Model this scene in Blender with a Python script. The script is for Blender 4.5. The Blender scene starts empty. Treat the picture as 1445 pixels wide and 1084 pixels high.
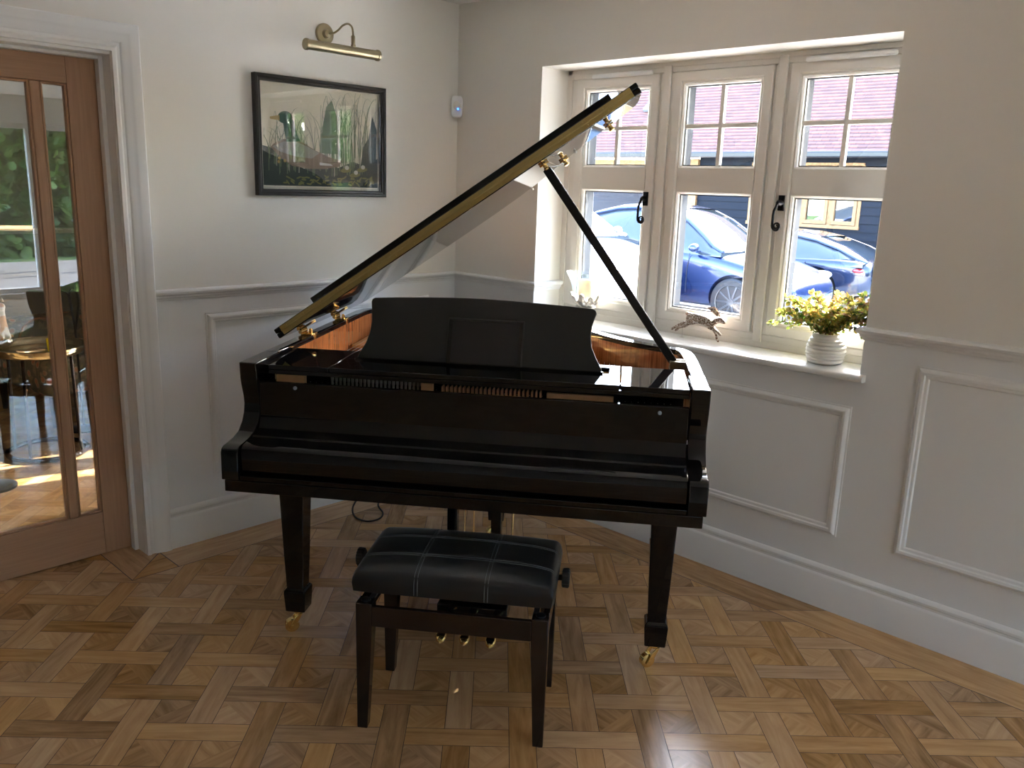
import bpy, math, random
from mathutils import Vector, Matrix
R = math.radians
rnd = random.Random(7)
sc = bpy.context.scene
COL = sc.collection

# ------------------------------------------------------------------ mesh builder
class MB:
    def __init__(s): s.v = []; s.f = []; s.mi = []; s.m = 0
    def add(s, vs, fs):
        b = len(s.v); s.v += [tuple(p) for p in vs]
        for f in fs: s.f.append(tuple(b + i for i in f)); s.mi.append(s.m)
        return s
    def box(s, x0, x1, y0, y1, z0, z1, M=None):
        vs = [Vector((x, y, z)) for x in (x0, x1) for y in (y0, y1) for z in (z0, z1)]
        if M is not None: vs = [M @ p for p in vs]
        return s.add(vs, [(0, 1, 3, 2), (4, 6, 7, 5), (0, 4, 5, 1), (2, 3, 7, 6), (0, 2, 6, 4), (1, 5, 7, 3)])
    def prism(s, poly, fn, a, b):
        """poly of 2D points, fn(p,q,t)->3D, extruded from t=a to t=b"""
        n = len(poly)
        vs = [fn(p[0], p[1], a) for p in poly] + [fn(p[0], p[1], b) for p in poly]
        fs = [tuple(range(n))[::-1], tuple(range(n, 2 * n))]
        fs += [(i, (i + 1) % n, n + (i + 1) % n, n + i) for i in range(n)]
        return s.add(vs, fs)
    def lathe(s, prof, c=(0, 0, 0), n=24, M=None, caps=True):
        vs = []; fs = []
        for r, z in prof:
            for i in range(n):
                a = 2 * math.pi * i / n
                p = Vector((r * math.cos(a), r * math.sin(a), z))
                if M is not None: p = M @ p
                vs.append(p + Vector(c))
        k = len(prof)
        for j in range(k - 1):
            for i in range(n):
                fs.append((j * n + i, j * n + (i + 1) % n, (j + 1) * n + (i + 1) % n, (j + 1) * n + i))
        if caps:
            fs.append(tuple(range(n))[::-1]); fs.append(tuple(range((k - 1) * n, k * n)))
        return s.add(vs, fs)
    def tube(s, pts, r, n=8, closed=False):
        pts = [Vector(p) for p in pts]; k = len(pts)
        rs = r if isinstance(r, (list, tuple)) else [r] * k
        vs = []; up = Vector((0, 0, 1)); fs = []
        prev = None
        for i, p in enumerate(pts):
            a = pts[i - 1] if (i or closed) else p
            b = pts[(i + 1) % k] if (i < k - 1 or closed) else p
            t = (b - a).normalized()
            if prev is None:
                u = t.cross(up if abs(t.z) < .9 else Vector((1, 0, 0))).normalized()
            else:
                u = (prev - t * prev.dot(t)).normalized()
            prev = u; w = t.cross(u)
            for j in range(n):
                g = 2 * math.pi * j / n
                vs.append(p + (u * math.cos(g) + w * math.sin(g)) * rs[i])
        for i in range(k if closed else k - 1):
            for j in range(n):
                i2 = (i + 1) % k
                fs.append((i * n + j, i * n + (j + 1) % n, i2 * n + (j + 1) % n, i2 * n + j))
        if not closed:
            fs.append(tuple(range(n))[::-1]); fs.append(tuple(range((k - 1) * n, k * n)))
        return s.add(vs, fs)
    def sweep(s, prof, path, fr):
        """2D profile swept along corner path; fr(i)->(origin, ax, ay)"""
        n = len(prof); vs = []; fs = []
        for i in range(len(path)):
            o, ax, ay = fr(i)
            for p in prof: vs.append(o + ax * p[0] + ay * p[1])
        for i in range(len(path) - 1):
            for j in range(n):
                fs.append((i * n + j, i * n + (j + 1) % n, (i + 1) * n + (j + 1) % n, (i + 1) * n + j))
        fs.append(tuple(range(n))[::-1]); fs.append(tuple(range((len(path) - 1) * n, len(path) * n)))
        return s.add(vs, fs)
    def sphere(s, c, r, n=12, m=8, sc_=(1, 1, 1)):
        prof = [(max(1e-4, math.sin(math.pi * j / m)) * r, -math.cos(math.pi * j / m) * r) for j in range(m + 1)]
        M = Matrix.Diagonal((sc_[0], sc_[1], sc_[2])).to_3x3()
        return s.lathe(prof, c, n, M)
    def build(s, name, mat, parent=None, bevel=0, smooth=35, seg=2, mats=None):
        me = bpy.data.meshes.new(name)
        me.from_pydata([tuple(p) for p in s.v], [], s.f)
        for m in (mats or [mat]): me.materials.append(m)
        if mats: me.polygons.foreach_set('material_index', s.mi)
        me.validate(); me.update()
        import bmesh
        bm = bmesh.new(); bm.from_mesh(me); bmesh.ops.recalc_face_normals(bm, faces=bm.faces); bm.to_mesh(me); bm.free()
        if smooth:
            me.polygons.foreach_set('use_smooth', [True] * len(me.polygons))
            me.set_sharp_from_angle(angle=R(smooth))
        o = bpy.data.objects.new(name, me); COL.objects.link(o)
        if parent is not None: o.parent = parent
        if bevel:
            b = o.modifiers.new('bevel', 'BEVEL'); b.width = bevel; b.segments = seg; b.limit_method = 'ANGLE'; b.angle_limit = R(40)
        return o

def empty(name, loc=(0, 0, 0), rz=0, parent=None):
    o = bpy.data.objects.new(name, None); COL.objects.link(o); o.location = loc; o.rotation_euler = (0, 0, rz)
    if parent is not None: o.parent = parent
    o.empty_display_size = .05
    return o
def tag(o, label, cat, group=None, kind=None):
    o['label'] = label; o['category'] = cat
    if group: o['group'] = group
    if kind: o['kind'] = kind
    return o
def struct(o): o['kind'] = 'structure'; return o
def Tr(x, y, z): return Matrix.Translation((x, y, z))

# ------------------------------------------------------------------ materials
MATS = {}
def pmat(name, col, rough=.5, metal=0, coat=0, spec=.5, bump=None, trans=0, sheen=0, ior=1.45, coat_rough=.03):
    m = bpy.data.materials.new(name); m.use_nodes = True
    b = m.node_tree.nodes['Principled BSDF']
    b.inputs['Base Color'].default_value = (*col, 1); b.inputs['Roughness'].default_value = rough
    b.inputs['Metallic'].default_value = metal; b.inputs['Coat Weight'].default_value = coat
    b.inputs['Coat Roughness'].default_value = coat_rough
    b.inputs['Specular IOR Level'].default_value = spec; b.inputs['Transmission Weight'].default_value = trans
    b.inputs['IOR'].default_value = ior
    b.inputs['Sheen Weight'].default_value = sheen
    if bump:
        sca, st, dist = bump
        n = m.node_tree.nodes; l = m.node_tree.links
        tc = n.new('ShaderNodeTexCoord'); t = n.new('ShaderNodeTexNoise'); t.inputs['Scale'].default_value = sca; t.inputs['Detail'].default_value = 4
        bp = n.new('ShaderNodeBump'); bp.inputs['Strength'].default_value = st; bp.inputs['Distance'].default_value = dist
        l.new(tc.outputs['Object'], t.inputs['Vector']); l.new(t.outputs['Fac'], bp.inputs['Height']); l.new(bp.outputs['Normal'], b.inputs['Normal'])
    MATS[name] = m
    return m
def ramp(n, stops):
    r = n.new('ShaderNodeValToRGB'); e = r.color_ramp.elements
    while len(e) < len(stops): e.new(.5)
    for i, (p, c) in enumerate(stops): e[i].position = p; e[i].color = (*c, 1)
    return r
def woodmat(name, dark, light, scale=(1, 1, 1), rough=.35, coat=0, nscale=6, coord='Object', spec=.5, contrast=(.3, .7)):
    """grain runs along the axis with the smallest scale"""
    m = pmat(name, light, rough, coat=coat, spec=spec); n = m.node_tree.nodes; l = m.node_tree.links; b = n['Principled BSDF']
    tc = n.new('ShaderNodeTexCoord'); mp = n.new('ShaderNodeMapping'); mp.inputs['Scale'].default_value = scale
    t = n.new('ShaderNodeTexNoise'); t.inputs['Scale'].default_value = nscale; t.inputs['Detail'].default_value = 6; t.inputs['Distortion'].default_value = .4
    r = ramp(n, [(contrast[0], dark), (contrast[1], light)])
    l.new(tc.outputs[coord], mp.inputs[0]); l.new(mp.outputs[0], t.inputs['Vector']); l.new(t.outputs['Fac'], r.inputs[0]); l.new(r.outputs[0], b.inputs['Base Color'])
    bp = n.new('ShaderNodeBump'); bp.inputs['Strength'].default_value = .08; bp.inputs['Distance'].default_value = .002
    l.new(t.outputs['Fac'], bp.inputs['Height']); l.new(bp.outputs[0], b.inputs['Normal'])
    return m

paint = pmat('wall_paint', (.84, .825, .785), .55, bump=(60, .05, .002))
paint_low = pmat('wainscot_skylight_tint', (.83, .85, .87), .42, bump=(40, .04, .002))  # bluish skylight on the lower wall is mixed into this colour
trimw = pmat('trim_gloss_paint', (.84, .85, .86), .32)
ceilp = pmat('ceiling_paint', (.88, .87, .84), .6)
upvc = pmat('window_frame_white', (.78, .76, .72), .38, bump=(120, .04, .001))
gasket = pmat('dark_gasket', (.03, .035, .045), .35)
lacquer = pmat('black_piano_lacquer', (.004, .004, .005), .03, spec=.42)
satin = pmat('black_satin', (.011, .011, .012), .24, spec=.4, bump=(300, .04, .0005))
deskm = pmat('desk_satin_black', (.022, .024, .026), .33, spec=.45)
brass = pmat('polished_brass', (.80, .58, .23), .16, metal=1)
obrass = pmat('antique_brass', (.40, .34, .22), .34, metal=1)
hbrass = pmat('hinge_brass', (.58, .47, .20), .34, metal=1)
steel = pmat('steel', (.55, .55, .56), .3, metal=1)
dsteel = pmat('dark_steel', (.03, .035, .045), .3, metal=.6)
copper = pmat('copper_wire', (.75, .38, .2), .3, metal=1)
veneer = woodmat('mahogany_veneer', (.15, .04, .012), (.42, .15, .05), (60, 60, 2.0), .12, .5, 3)
goldp = pmat('bronze_plate', (.62, .38, .14), .35, metal=.7)
sboard = woodmat('soundboard', (.42, .2, .07), (.66, .36, .15), (3, 40, 40), .25, .3, 2)
felt = pmat('pale_felt', (.30, .35, .44), .9)
redfelt = pmat('red_felt', (.35, .03, .03), .95)
rubber = pmat('black_rubber', (.012, .012, .012), .6)
wrub = pmat('white_rubber', (.8, .8, .78), .5)
oak = woodmat('oak_door', (.38, .215, .125), (.48, .29, .175), (28, 28, 1.2), .42, 0, 4, contrast=(.25, .8))
oakd = woodmat('oak_frame_exterior', (.16, .075, .025), (.26, .14, .055), (3, 3, 3), .6, 0, 6)
leather = pmat('black_leather', (.008, .010, .013), .30, spec=.6, bump=(260, .25, .0015))
stitchm = pmat('stitching', (.13, .15, .165), .7)
seatwood = pmat('dark_lacquered_wood', (.016, .010, .008), .12, spec=.5)
ceramic = pmat('white_ribbed_ceramic', (.78, .75, .70), .35)
wax = pmat('candle_wax', (.80, .74, .50), .5)
wax.node_tree.nodes['Principled BSDF'].inputs['Subsurface Weight'].default_value = .5
pewter = pmat('aged_silver', (.62, .58, .52), .35, metal=.85, bump=(90, .9, .006))

def clearglass(name, tint=(1, 1, 1), refl=1.0, ior=1.5):
    m = bpy.data.materials.new(name); m.use_nodes = True; n = m.node_tree.nodes; l = m.node_tree.links
    n.remove(n['Principled BSDF']); out = n['Material Output']
    tr = n.new('ShaderNodeBsdfTransparent'); tr.inputs[0].default_value = (*tint, 1)
    gl = n.new('ShaderNodeBsdfGlossy'); gl.inputs['Roughness'].default_value = .003; gl.inputs['Color'].default_value = (refl, refl, refl, 1)
    fr = n.new('ShaderNodeFresnel'); ge = n.new('ShaderNodeNewGeometry'); mr = n.new('ShaderNodeMapRange'); l.new(ge.outputs['Backfacing'], mr.inputs['Value'])
    mr.inputs['To Min'].default_value = ior; mr.inputs['To Max'].default_value = 1 / ior; l.new(mr.outputs[0], fr.inputs[0])   # thin pane: same reflectance from both faces
    mx = n.new('ShaderNodeMixShader'); l.new(fr.outputs[0], mx.inputs[0]); l.new(tr.outputs[0], mx.inputs[1]); l.new(gl.outputs[0], mx.inputs[2]); l.new(mx.outputs[0], out.inputs[0])
    return m
glass = clearglass('window_glass', (.97, .98, .97))
doorglass = clearglass('door_glass', (.84, .86, .85), ior=2.1)
picglass = clearglass('picture_glass', (.98, .98, .98), ior=1.6)
hurricane = clearglass('hurricane_glass', (.93, .96, .98), ior=1.5)

# parquet
def parquetmat(name):
    m = bpy.data.materials.new(name); m.use_nodes = True; n = m.node_tree.nodes; l = m.node_tree.links; b = n['Principled BSDF']
    uv = n.new('ShaderNodeUVMap'); uv.uv_map = 'grain'
    at = n.new('ShaderNodeAttribute'); at.attribute_name = 'tone'
    mp = n.new('ShaderNodeMapping'); mp.inputs['Scale'].default_value = (3.2, 34, 1)
    l.new(uv.outputs[0], mp.inputs[0])
    t = n.new('ShaderNodeTexNoise'); t.inputs['Scale'].default_value = 1; t.inputs['Detail'].default_value = 7; t.inputs['Roughness'].default_value = .6; t.inputs['Distortion'].default_value = .8
    l.new(mp.outputs[0], t.inputs['Vector'])
    mp2 = n.new('ShaderNodeMapping'); mp2.inputs['Scale'].default_value = (5, 14, 1); l.new(uv.outputs[0], mp2.inputs[0])
    t2 = n.new('ShaderNodeTexNoise'); t2.inputs['Scale'].default_value = 1; t2.inputs['Detail'].default_value = 3; t2.inputs['Distortion'].default_value = 1.5
    l.new(mp2.outputs[0], t2.inputs['Vector'])
    r = ramp(n, [(.20, (.25, .135, .050)), (.5, (.50, .29, .125)), (.8, (.68, .43, .21))])
    ad = n.new('ShaderNodeMath'); ad.operation = 'MULTIPLY_ADD'; ad.inputs[1].default_value = .85; l.new(t.outputs['Fac'], ad.inputs[0])
    sp = n.new('ShaderNodeSeparateColor'); l.new(at.outputs['Color'], sp.inputs[0])
    k = n.new('ShaderNodeMath'); k.operation = 'MULTIPLY_ADD'; k.inputs[1].default_value = .34; k.inputs[2].default_value = -.22; l.new(sp.outputs[0], k.inputs[0])
    l.new(k.outputs[0], ad.inputs[2])
    k2 = n.new('ShaderNodeMath'); k2.operation = 'MULTIPLY_ADD'; k2.inputs[1].default_value = .3; l.new(t2.outputs['Fac'], k2.inputs[0]); l.new(ad.outputs[0], k2.inputs[2])
    l.new(k2.outputs[0], r.inputs[0])
    hs = n.new('ShaderNodeHueSaturation'); l.new(r.outputs[0], hs.inputs['Color'])
    k3 = n.new('ShaderNodeMath'); k3.operation = 'MULTIPLY_ADD'; k3.inputs[1].default_value = .22; k3.inputs[2].default_value = .86; l.new(sp.outputs[1], k3.inputs[0]); l.new(k3.outputs[0], hs.inputs['Saturation'])
    l.new(hs.outputs[0], b.inputs['Base Color'])
    b.inputs['Roughness'].default_value = .23; b.inputs['Specular IOR Level'].default_value = .7
    bp = n.new('ShaderNodeBump'); bp.inputs['Strength'].default_value = .35; bp.inputs['Distance'].default_value = .0012
    l.new(t2.outputs['Fac'], bp.inputs['Height'])
    bp2 = n.new('ShaderNodeBump'); bp2.inputs['Strength'].default_value = .15; bp2.inputs['Distance'].default_value = .0005
    l.new(t.outputs['Fac'], bp2.inputs['Height']); l.new(bp.outputs[0], bp2.inputs['Normal']); l.new(bp2.outputs[0], b.inputs['Normal'])
    return m
parq = parquetmat('oak_parquet')
floordark = pmat('floor_joint', (.045, .022, .01), .6)

def clip(poly, x0, x1, y0, y1):
    def half(P, ins, inter):
        out = []
        for i in range(len(P)):
            a, b = P[i - 1], P[i]
            if ins(b):
                if not ins(a): out.append(inter(a, b))
                out.append(b)
            elif ins(a): out.append(inter(a, b))
        return out
    def ix(c, k):
        def f(a, b):
            t = (c - a[k]) / (b[k] - a[k]); return tuple(a[j] + t * (b[j] - a[j]) for j in range(2))
        return f
    for c, k, sgn in ((x0, 0, 1), (x1, 0, -1), (y0, 1, 1), (y1, 1, -1)):
        if not poly: return []
        poly = half(poly, lambda p: (p[k] - c) * sgn >= 0, ix(c, k))
    return poly

def make_floor():
    V = []; F = []; UV = []; TN = []; MI = []
    S2 = math.sqrt(.5); e1 = (S2, -S2); e2 = (S2, S2)
    w, s_ = .077, .1115; p = w + s_
    zones = [(-5.5, -.19, -5.3, -.2), (-5.5, 1.6, -8, -5.3), (-2.62, -1.85, -.2, .16), (-4.2, 0, .16, 4.2)]
    g = .0009
    def emit(poly, along, zone=None, tn=None):
        seed = (rnd.random() * 50, rnd.random() * 50); tone = tn or (rnd.random(), rnd.random(), 0, 1)
        for z in ([zone] if zone else zones):
            q = clip(poly, *z) if z != 'all' else poly
            if len(q) < 3: continue
            b = len(V); V.extend((a, c, 0) for a, c in q); F.append(tuple(range(b, b + len(q)))); MI.append(0)
            px = (-along[1], along[0])
            for a, c in q:
                UV.append((a * along[0] + c * along[1] + seed[0], a * px[0] + c * px[1] + seed[1])); TN.append(tone)
    def W(a, b): return (a * e1[0] + b * e2[0], a * e1[1] + b * e2[1])
    # e1 over-plank at crossing (i,j): spans a in [A0-s, A0+w+s]
    A = .679; B = -2.219      # crossing origin (plank band start)
    for i in range(-40, 52):
        for j in range(-38, 42):
            a0 = A + i * p; b0 = B + j * p
            c = W(a0, b0)
            if not (-6 < c[0] < 2 and -8.4 < c[1] < 4.6): continue
            if (i + j) % 2 == 0:
                P = [(a0 - s_, b0), (a0 + w + s_, b0), (a0 + w + s_, b0 + w), (a0 - s_, b0 + w)]; al = e1
            else:
                P = [(a0, b0 - s_), (a0 + w, b0 - s_), (a0 + w, b0 + w + s_), (a0, b0 + w + s_)]; al = e2
            am = min(q[0] for q in P); aM = max(q[0] for q in P); bm = min(q[1] for q in P); bM = max(q[1] for q in P)
            emit([W(am + g, bm + g), W(aM - g, bm + g), W(aM - g, bM - g), W(am + g, bM - g)], al)
            # square after crossing
            q0, q1, r0, r1 = a0 + w + g, a0 + p - g, b0 + w + g, b0 + p - g
            t1 = rnd.random(); t2 = min(1, max(0, t1 + rnd.uniform(-.22, .22))); sat = rnd.random()
            if rnd.random() < .5:
                emit([W(q0, r0), W(q1, r0), W(q1, r1)], (1, 0), tn=(t1, sat, 0, 1)); emit([W(q0, r0), W(q1, r1), W(q0, r1)], (0.05, 1), tn=(t2, sat, 0, 1))
            else:
                emit([W(q0, r0), W(q1, r0), W(q0, r1)], (1, 0), tn=(t1, sat, 0, 1)); emit([W(q1, r0), W(q1, r1), W(q0, r1)], (0.05, 1), tn=(t2, sat, 0, 1))
    gg = .0035
    # border strips
    ys = [-.2, -1.05, -2.12, -3.3, -4.4, -5.3]
    for k in range(len(ys) - 1):
        o = .19 if k == 0 else 0
        if k == 0: P = [(-.19 + gg, -.2), (-.19 + gg, ys[1] + .09 + gg), (0, ys[1] - .09 + gg), (0, 0)]
        elif k == 4: P = [(-.19 + gg, ys[k] + .09), (-.19 + gg, -5.3), (0, -5.3), (0, ys[k] - .09)]
        else: P = [(-.19 + gg, ys[k] + .09), (-.19 + gg, ys[k + 1] + .09 + gg), (0, ys[k + 1] - .09 + gg), (0, ys[k] - .09)]
        emit(P, (0, 1), (-.19, .01, -5.3, .01))
    emit([(-.2, -.2 + gg), (-1.05, -.2 + gg), (-1.05, 0), (0, 0)], (1, 0), (-2, .01, -.21, .01))
    emit([(-1.052, -.2 + gg), (-1.66, -.2 + gg), (-1.66, 0), (-1.052, 0)], (1, 0), (-2, .01, -.21, .01))
    emit([(-1.664, -.2 + gg), (-1.85 + gg, -.2 + gg), (-1.664, -.02)], (1, 0), (-2, .01, -.21, .2))
    emit([(-1.85 + gg, -.197 + gg), (-1.85 + gg, .16), (-1.667, .16), (-1.667, -.016)], (0, 1), (-2, .01, -.21, .2))
    b = len(V)
    for z in [(-5.5, .3, -5.3, .01), (-5.5, 1.6, -8, -5.3), (-2.62, -1.6, 0, .161), (-4.2, .3, .16, 4.2)]:
        b = len(V); V.extend([(z[0], z[2], -.0012), (z[1], z[2], -.0012), (z[1], z[3], -.0012), (z[0], z[3], -.0012)]); F.append((b, b + 1, b + 2, b + 3)); MI.append(1)
        UV.extend([(0, 0)] * 4); TN.extend([(0, 0, 0, 1)] * 4)
    me = bpy.data.meshes.new('floor'); me.from_pydata(V, [], F)
    me.materials.append(parq); me.materials.append(floordark); me.polygons.foreach_set('material_index', MI)
    u = me.uv_layers.new(name='grain'); u.data.foreach_set('uv', [c for q in UV for c in q])
    ca = me.color_attributes.new('tone', 'FLOAT_COLOR', 'CORNER'); ca.data.foreach_set('color', [c for q in TN for c in q])
    o = bpy.data.objects.new('floor', me); COL.objects.link(o)
    for pgn in me.polygons:
        if pgn.normal.z < 0: pgn.flip()
    return struct(o)
make_floor()
slab = MB().box(-5.8, .3, -8.3, 4.5, -.4, -.002).box(.3, 1.9, -8.3, -5.0, -.4, -.002); struct(slab.build('floor_slab', floordark))

# ------------------------------------------------------------------ room shell
CH = 2.42
# left (north) wall with door opening x -2.56..-1.69, z<2.0
DX0, DX1, DZ = -2.57, -1.69, 1.995
wl = MB().box(DX1, 0, 0, .16, 0, CH).box(-5.5, DX0, 0, .16, 0, CH).box(DX0, DX1, 0, .16, DZ, CH)
struct(wl.build('wall_north', paint))
WY0, WY1, WZ0, WZ1 = -2.19, -.576, .93, 2.09
wr = MB().box(0, .3, WY1, .0, 0, CH + .0).box(0, .3, -5.3, WY0, 0, CH).box(0, .3, WY0, WY1, 0, WZ0 - .027).box(0, .3, WY0, WY1, WZ1, CH)
struct(wr.build('wall_east', paint))
# wall_south with wide garden window, wall_west with window
SB0, SB1 = -3.4, 1.5      # garden room south of the main room
ws = MB().box(SB1, 1.9, -8.3, -8.0, 0, CH).box(-5.5, SB0, -8.3, -8.0, 0, CH).box(SB0, SB1, -8.3, -8.0, 0, .06).box(SB0, SB1, -8.3, -8.0, 2.1, CH)
struct(ws.build('wall_south', paint))
struct(MB().box(1.6, 1.9, -8.0, -5.3, 0, CH).box(.3, 1.9, -5.3, -5.0, 0, CH).build('wall_southeast', paint))
struct(MB().box(-5.8, -5.5, -8.3, .16, 0, CH).build('wall_west', pmat('low_bounce_wall', (.22, .21, .19), .6)))  # unseen wall, colour darkened to cut bounce light onto wall_east
struct(MB().box(-5.8, .3, -5.3, .16, CH, CH + .15).box(-5.8, 1.9, -8.3, -5.3, CH, CH + .15).build('ceiling', ceilp))

def garden_window(name, axis, c, lo, hi, z0, z1, posts, t=.06):
    e = struct(empty(name, (0, 0, 0)))
    f = MB(); g = MB()
    def bx(a0, a1, zz0, zz1, th=.07, m=f):
        if axis == 'y': m.box(a0, a1, c - th / 2, c + th / 2, zz0, zz1)
        else: m.box(c - th / 2, c + th / 2, a0, a1, zz0, zz1)
    bx(lo, hi, z0, z0 + t); bx(lo, hi, z1 - t, z1); bx(lo, lo + t, z0, z1); bx(hi - t, hi, z0, z1)
    for p, w in posts: bx(p - w / 2, p + w / 2, z0, z1, .075)
    bx(lo + .01, hi - .01, z0 + .01, z1 - .01, .006, g)
    f.build('frame', upvc, e, bevel=.006); g.build('glass_pane', glass, e)
garden_window('window_2', 'y', -8.1, SB0, SB1, .06, 2.1, [(.57, .22), (-.9, .12), (-2.2, .12)])

# mouldings -------------------------------------------------
RAIL = [(0, 1.056), (.006, 1.058), (.008, 1.066), (.014, 1.07), (.016, 1.078), (.024, 1.083), (.027, 1.092), (.023, 1.099), (.012, 1.102), (0, 1.103)]
SKIRT = [(0, 0), (.022, 0), (.022, .128), (.019, .134), (.014, .138), (.014, .146), (.018, .152), (.018, .16), (.012, .168), (.004, .172), (0, .172)]
def run(name, prof, pts, mat, bevel=0):
    """profile (out,z) swept along wall polyline pts, 'out' on the left side of travel direction, mitred"""
    n = len(pts); P = [Vector((p[0], p[1], 0)) for p in pts]; dirs = [(P[i + 1] - P[i]).normalized() for i in range(n - 1)]
    def fr(i):
        a = dirs[max(0, i - 1)]; b = dirs[min(n - 2, i)]
        na = Vector((-a.y, a.x, 0)); nb = Vector((-b.y, b.x, 0)); m = (na + nb); m = m / (m.dot(na) if m.length else 1)
        return P[i], m, Vector((0, 0, 1))
    return struct(MB().sweep(prof, pts, fr).build(name, mat, smooth=30))
# travel so that room is on the left: going from corner westward? room (south) is left when heading west along y=0
run('trim_1', RAIL, [(.19, -.576 - .0), (0, -.576), (0, 0), (-1.616, 0)], trimw)
run('trim_2', RAIL, [(0, -5.3), (0, -2.19), (.19, -2.19)], trimw)
run('baseboard_north', SKIRT, [(0, -2.9), (0, 0), (-1.616, 0)], trimw)
run('baseboard_east', SKIRT, [(0, -5.3), (0, -2.9)], trimw)
PAN = [(0, 0), (.005, 0), (.006, .006), (.012, .01), (.016, .018), (.014, .026), (.009, .03), (.007, .038), (.003, .042), (0, .043)]  # (out, inward)
def panel(name, wall, a0, a1, z0, z1):
    """picture-frame moulding on wall; out = normal, second axis = inward"""
    def P3(a, z, out): return Vector((a, -out, z)) if wall == 'N' else Vector((-out, a, z))
    cs = [(a0, z0, 1, 1), (a1, z0, -1, 1), (a1, z1, -1, -1), (a0, z1, 1, -1)]
    n = len(PAN); vs = []; fs = []
    for a, z, sa, sz in cs:
        for o, i in PAN: vs.append(P3(a + sa * i, z + sz * i, o))
    for k in range(4):
        for j in range(n):
            fs.append((k * n + j, k * n + (j + 1) % n, ((k + 1) % 4) * n + (j + 1) % n, ((k + 1) % 4) * n + j))
    return struct(MB().add(vs, fs).build(name, trimw, smooth=30))
panel('trim_3', 'N', -1.40, -.18, .288, .995)
panel('trim_4', 'E', -2.178, -.2, .296, .805)
panel('trim_5', 'E', -4.3, -2.386, .297, .995)
# wainscot colour skin (cool window skylight put into the lower wall's colour): thin sheet
struct(MB().box(-1.616, 0, -.0015, 0, 0, 1.06).build('trim_6', paint_low))
struct(MB().box(-.0015, 0, -5.3, WY0, 0, 1.06).box(-.0015, 0, WY0, WY1, 0, .902).box(-.0015, 0, WY1, 0, 0, 1.06).build('trim_7', paint_low))
# architrave
ARCH = [(0, 0), (.018, 0), (.02, .012), (.013, .02), (.013, .03), (.019, .038), (.022, .05), (.026, .062), (.03, .07), (.03, .095), (.026, .1), (0, .1)]
def arch():
    x0, x1, zt = DX0 + .02, DX1 - .02, DZ - .01
    n = len(ARCH); vs = []; fs = []
    for (x, z, sx, sz) in ((x1, 0, 1, 0), (x1, zt, 1, 1), (x0, zt, -1, 1), (x0, 0, -1, 0)):
        for o, i in ARCH: vs.append(Vector((x + sx * i, -o, z + sz * i)))
    for k in range(3):
        for j in range(n): fs.append((k * n + j, k * n + (j + 1) % n, (k + 1) * n + (j + 1) % n, (k + 1) * n + j))
    return struct(MB().add(vs, fs).build('trim_8', trimw, smooth=30))
arch()
lin = MB().box(DX1 - .022, DX1, -.001, .161, 0, DZ).box(DX0, DX0 + .022, -.001, .161, 0, DZ).box(DX0 + .022, DX1 - .022, -.001, .161, DZ - .022, DZ)
lin.box(DX1 - .038, DX1 - .022, .07, .108, 0, DZ - .022).box(DX0 + .022, DX0 + .038, .07, .108, 0, DZ - .022).box(DX0 + .038, DX1 - .038, .07, .108, DZ - .034, DZ - .022)
struct(lin.build('trim_9', trimw, bevel=.002))

# oak glazed door ------------------------------------------
dr = struct(empty('door_1', (-1.714, .113, 0)))
DW, DH, DT = .838, 1.975, .036
f = MB(); z_r0, z_r1 = .188, 1.868
f.box(-.116, 0, 0, DT, .005, DH).box(-DW, -DW + .116, 0, DT, .005, DH)
f.build('stile', oak, dr, bevel=.002)
MB().box(-DW + .1162, -.1162, 0, DT, .005, z_r0).build('bottom_rail', woodmat('oak_door_rail', (.38, .215, .125), (.48, .29, .175), (1.2, 28, 28), .42, 0, 4, contrast=(.25, .8)), dr, bevel=.002)
MB().box(-DW + .1162, -.1162, 0, DT, z_r1, DH).build('top_rail', MATS['oak_door_rail'], dr, bevel=.002)
xs = [-.116, -.208 - .03, -.6 + .0, -.722]
for xb in (-.2245, -DW + .2245):
    MB().box(xb - .018, xb + .018, .002, DT - .002, z_r0, z_r1).build('glazing_bar', oak, dr, bevel=.004)
lo_ = [(-.2065, -.116), (-DW + .2425, -.2425), (-DW + .116, -DW + .2065)]
for a, b in lo_:
    bd = MB()
    for (x0, x1, z0, z1) in ((a, a + .009, z_r0, z_r1), (b - .009, b, z_r0, z_r1), (a, b, z_r0, z_r0 + .009), (a, b, z_r1 - .009, z_r1)):
        bd.box(x0, x1, .005, DT - .005, z0, z1)
    bd.build('glazing_bead', oak, dr, bevel=.003)
    MB().box(a + .004, b - .004, .016, .020, z_r0 + .004, z_r1 - .004).build('glass_pane', doorglass, dr)

outer_dark = pmat('dark_outer_frame', (.012, .018, .028), .6, spec=.2)
# ------------------------------------------------------------------ window 1
w1 = struct(empty('window_1', (0, 0, 0)))
FX0, FX1 = .19, .26
fr = MB()
fw = .062
fr.box(FX0, FX1, WY0, WY1, WZ0, .987).box(FX0, FX1, WY0, WY1, 2.047, WZ1).box(FX0, FX1, -.644, WY1, .987, 2.047).box(FX0, FX1, WY0, -2.173, .987, 2.047)
SH = [(-1.103, -.645), (-1.639, -1.181), (-2.172, -1.713)]
for a, b in ((-1.181, -1.103), (-1.713, -1.639)):
    fr.box(FX0, FX1, a + .001, b - .001, .987, 2.047)
    m_ = (a + b) / 2
    fr.box(FX0 - .012, FX0, m_ - .02, m_ + .02, WZ0 + .02, WZ1 - .012)
fr.build('frame', upvc, w1, bevel=.005)
ff = MB().box(FX0 - .006, FX0, WY1 - .03, WY1, WZ0, WZ1).box(FX0 - .006, FX0, WY0, WY1, WZ1 - .02, WZ1).box(FX0 - .004, FX0, WY0, WY1, WZ0, WZ0 + .03)
ff.build('frame_bead', upvc, w1, bevel=.002)
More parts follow.
